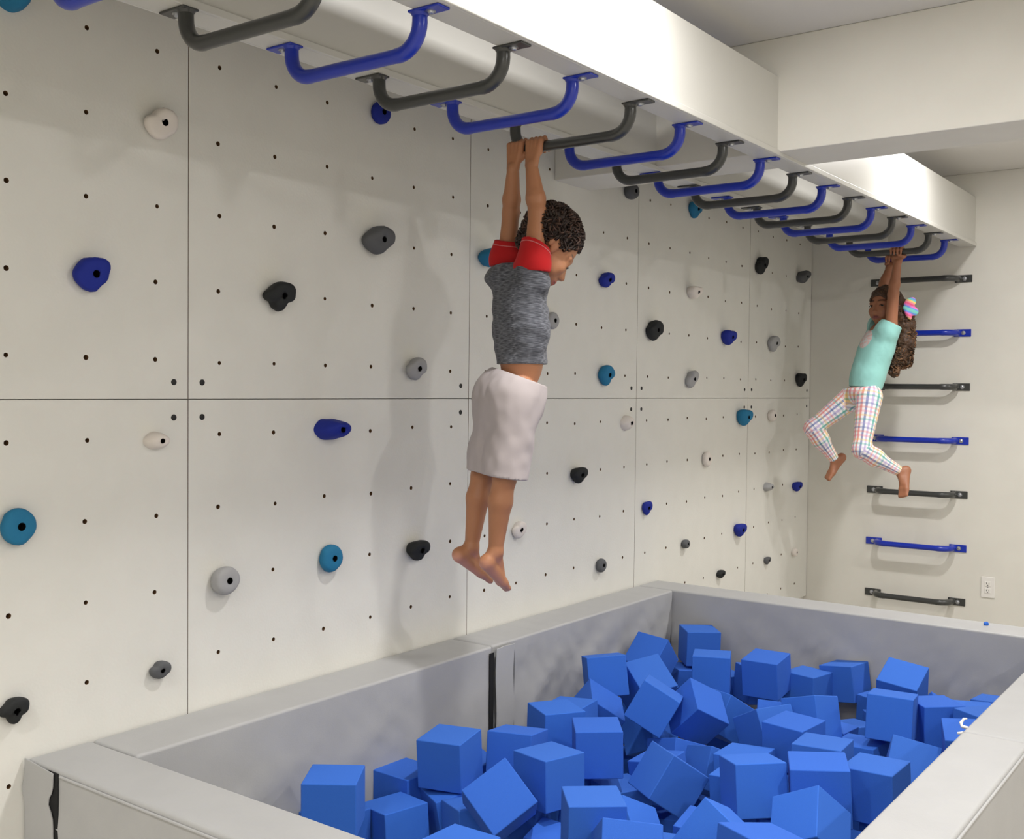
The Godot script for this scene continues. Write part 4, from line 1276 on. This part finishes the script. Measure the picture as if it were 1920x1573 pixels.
# ---------- bodies as distance fields, meshed as surface nets ----------
class Blob:
	var prims := []      # [0, a, b, ra, rb] a tapered limb, [1, centre, basis, radii] an ellipsoid
	var cuts := []       # [normal, offset]: what lies beyond is cut away
	var holes := []      # shapes taken away
	var k := 0.02
	var cell := 0.005
	var amp := 0.0
	var noise: FastNoiseLite
	var squash := Vector3.ONE
	var val := PackedFloat32Array()
	func limb(a: Vector3, b: Vector3, ra: float, rb: float) -> void:
		prims.append([0, a, b, ra, rb])
	func chain(pts: Array, rad: Array) -> void:
		for i in pts.size() - 1:
			limb(pts[i], pts[i + 1], rad[i], rad[i + 1])
	func egg(cen: Vector3, bas: Basis, rad: Vector3) -> void:
		prims.append([1, cen, bas.transposed(), rad])
	func one(s: Array, q: Vector3) -> float:
		if s[0] == 0:
			var a: Vector3 = s[1]
			var ab: Vector3 = s[2] - a
			var h := clampf((q - a).dot(ab) / maxf(ab.length_squared(), 1e-9), 0.0, 1.0)
			return (q - a - ab * h).length() - lerpf(s[3], s[4], h)
		var e: Vector3 = s[2] * (q - s[1])
		var r: Vector3 = s[3]
		var k0 := (e / r).length()
		var k1 := (e / (r * r)).length()
		return k0 * (k0 - 1.0) / maxf(k1, 1e-6)
	func field(list: Array, q: Vector3) -> float:
		var d := 1e3
		for s in list:
			var x := one(s, q)
			var h := maxf(k - absf(d - x), 0.0) / k
			d = minf(d, x) - h * h * k * 0.25
		if amp > 0.0:
			d += noise.get_noise_3dv(q * squash) * amp
		for s in holes:
			d = maxf(d, -one(s, q))
		for c in cuts:
			d = maxf(d, c[0].dot(q) - c[1])
		return d
	func build(m: MB, paint = null) -> void:
		var lo := Vector3.ONE * 1e3
		var hi := -lo
		for s in prims:
			if s[0] == 0:
				for e in [[s[1], s[3]], [s[2], s[4]]]:
					lo = lo.min(e[0] - Vector3.ONE * float(e[1]))
					hi = hi.max(e[0] + Vector3.ONE * float(e[1]))
			else:
				var r: Vector3 = s[3]
				var w := Vector3.ONE * maxf(r.x, maxf(r.y, r.z))
				lo = lo.min(s[1] - w)
				hi = hi.max(s[1] + w)
		var pad := amp + k * 0.3 + cell * 3.0
		lo -= Vector3.ONE * pad
		hi += Vector3.ONE * pad
		var nb := Vector3i(((hi - lo) / (cell * 8.0)).ceil())
		var dim := nb * 8
		var sx := 1
		var sy := dim.x
		var sz := dim.x * dim.y
		val.resize(sz * dim.z)
		val.fill(1.0)
		var hd := cell * 8.0 * 0.5 * 1.7321
		var live := []
		for bz in nb.z:
			for by in nb.y:
				for bx in nb.x:
					var c := lo + (Vector3(bx, by, bz) * 8.0 + Vector3.ONE * 3.5) * cell
					var ds := PackedFloat32Array()
					var dm := 1e3
					for s in prims:
						var x := one(s, c)
						ds.append(x)
						dm = minf(dm, x)
					if dm > hd + amp + k * 0.3 + cell * 1.5:
						continue
					var list := []
					for i in prims.size():
						if ds[i] < dm + 2.0 * hd + k:
							list.append(prims[i])
					if dm < -hd - amp - cell * 1.5 and cuts.is_empty() and holes.is_empty():
						for z in 8:
							for y in 8:
								for x in 8:
									val[(bx * 8 + x) + (by * 8 + y) * sy + (bz * 8 + z) * sz] = -1.0
						continue
					live.append(Vector3i(bx, by, bz))
					for z in 8:
						for y in 8:
							for x in 8:
								var g := Vector3(bx * 8 + x, by * 8 + y, bz * 8 + z)
								val[(bx * 8 + x) + (by * 8 + y) * sy + (bz * 8 + z) * sz] = field(list, lo + g * cell)
		var at := {}
		var off := [0, sx, sy, sx + sy, sz, sx + sz, sy + sz, sx + sy + sz]
		for b in live:
			for z in 8:
				var gz: int = b.z * 8 + z
				if gz >= dim.z - 1:
					continue
				for y in 8:
					var gy: int = b.y * 8 + y
					if gy >= dim.y - 1:
						continue
					for x in 8:
						var gx: int = b.x * 8 + x
						if gx >= dim.x - 1:
							continue
						var o := gx + gy * sy + gz * sz
						var v0 := val[o]
						var in0 := v0 < 0.0
						var v1 := val[o + off[1]]
						var v2 := val[o + off[2]]
						var v3 := val[o + off[3]]
						var v4 := val[o + off[4]]
						var v5 := val[o + off[5]]
						var v6 := val[o + off[6]]
						var v7 := val[o + off[7]]
						if (v1 < 0.0) == in0 and (v2 < 0.0) == in0 and (v3 < 0.0) == in0 and (v4 < 0.0) == in0 and (v5 < 0.0) == in0 and (v6 < 0.0) == in0 and (v7 < 0.0) == in0:
							continue
						var w := [v0, v1, v2, v3, v4, v5, v6, v7]
						var sum := Vector3.ZERO
						var cnt := 0
						for e in EDGES:
							var a: float = w[e[0]]
							var d: float = w[e[1]]
							if (a < 0.0) != (d < 0.0):
								var f := a / (a - d)
								sum += CORNER[e[0]].lerp(CORNER[e[1]], f)
								cnt += 1
						var nor := Vector3(v1 + v3 + v5 + v7 - v0 - v2 - v4 - v6, v2 + v3 + v6 + v7 - v0 - v1 - v4 - v5, v4 + v5 + v6 + v7 - v0 - v1 - v2 - v3).normalized()
						var pos := lo + (Vector3(gx, gy, gz) + sum / cnt) * cell
						if paint != null:
							var pt: Array = paint.call(pos, nor)
							m.col = pt[0]
							at[o] = m.p(pos, nor, pt[1])
						else:
							at[o] = m.p(pos, nor)
		for o in at.keys():
			var s0 := val[o] < 0.0
			for ax in 3:
				var da: int = [sx, sy, sz][ax]
				var db: int = [sy, sz, sx][ax]
				var dc: int = [sz, sx, sy][ax]
				if (val[o + da] < 0.0) != s0 and at.has(o - db) and at.has(o - dc) and at.has(o - db - dc):
					m.q(at[o], at[o - db], at[o - db - dc], at[o - dc])
		val.clear()
	const CORNER := [Vector3(0, 0, 0), Vector3(1, 0, 0), Vector3(0, 1, 0), Vector3(1, 1, 0), Vector3(0, 0, 1), Vector3(1, 0, 1), Vector3(0, 1, 1), Vector3(1, 1, 1)]
	const EDGES := [[0, 1], [2, 3], [4, 5], [6, 7], [0, 2], [1, 3], [4, 6], [5, 7], [0, 4], [1, 5], [2, 6], [3, 7]]

# ---------- naming ----------
var used := {}

func numbered(called: String) -> String:
	var i: int = used.get(called, 0)
	used[called] = i + 1
	return called if i == 0 else "%s_%03d" % [called, i]

func tag(o: Node, label: String, category := "", group := "") -> Node:
	o.set_meta("label", label)
	if category:
		o.set_meta("category", category)
	if group:
		o.set_meta("group", group)
	return o

func thing(called: String, label: String, category: String, at := Vector3.ZERO, group := "") -> Node3D:
	var o := Node3D.new()
	o.name = numbered(called)
	add_child(o)
	o.position = at
	tag(o, label, category, group)
	return o

func obj(called: String, mesh: Mesh, parent: Node = null) -> MeshInstance3D:
	var o := MeshInstance3D.new()
	o.mesh = mesh
	if parent == null:
		o.name = numbered(called)
		add_child(o)
	else:
		o.name = called
		parent.add_child(o, true)
	return o

func struct(called: String, mesh: Mesh) -> MeshInstance3D:
	var o := MeshInstance3D.new()
	o.mesh = mesh
	o.name = called
	add_child(o, true)
	o.set_meta("kind", "structure")
	return o

func box_mesh(lo: Vector3, hi: Vector3, m: Material, r := 0.003) -> ArrayMesh:
	var b := MB.new()
	b.rbox((lo + hi) / 2.0, hi - lo, r)
	return b.mesh(m)

func mat(c: Color, rough: float, metal := 0.0) -> StandardMaterial3D:
	var m := StandardMaterial3D.new()
	m.albedo_color = c
	m.roughness = rough
	m.metallic = metal
	return m

func grain(size: int, freq: float, a: Color, b: Color, kind := FastNoiseLite.TYPE_SIMPLEX_SMOOTH, oct := 4) -> ImageTexture:
	var nz := FastNoiseLite.new()
	nz.seed = 7
	nz.noise_type = kind
	nz.frequency = freq
	nz.fractal_octaves = oct
	var im := nz.get_seamless_image(size, size)
	var out := Image.create(size, size, false, Image.FORMAT_RGB8)
	for y in size:
		for x in size:
			out.set_pixel(x, y, a.lerp(b, im.get_pixel(x, y).r))
	return ImageTexture.create_from_image(out)

func tri(m: StandardMaterial3D, scale: Vector3, world := false) -> StandardMaterial3D:
	m.uv1_triplanar = true
	m.uv1_world_triplanar = world
	m.uv1_scale = scale
	return m
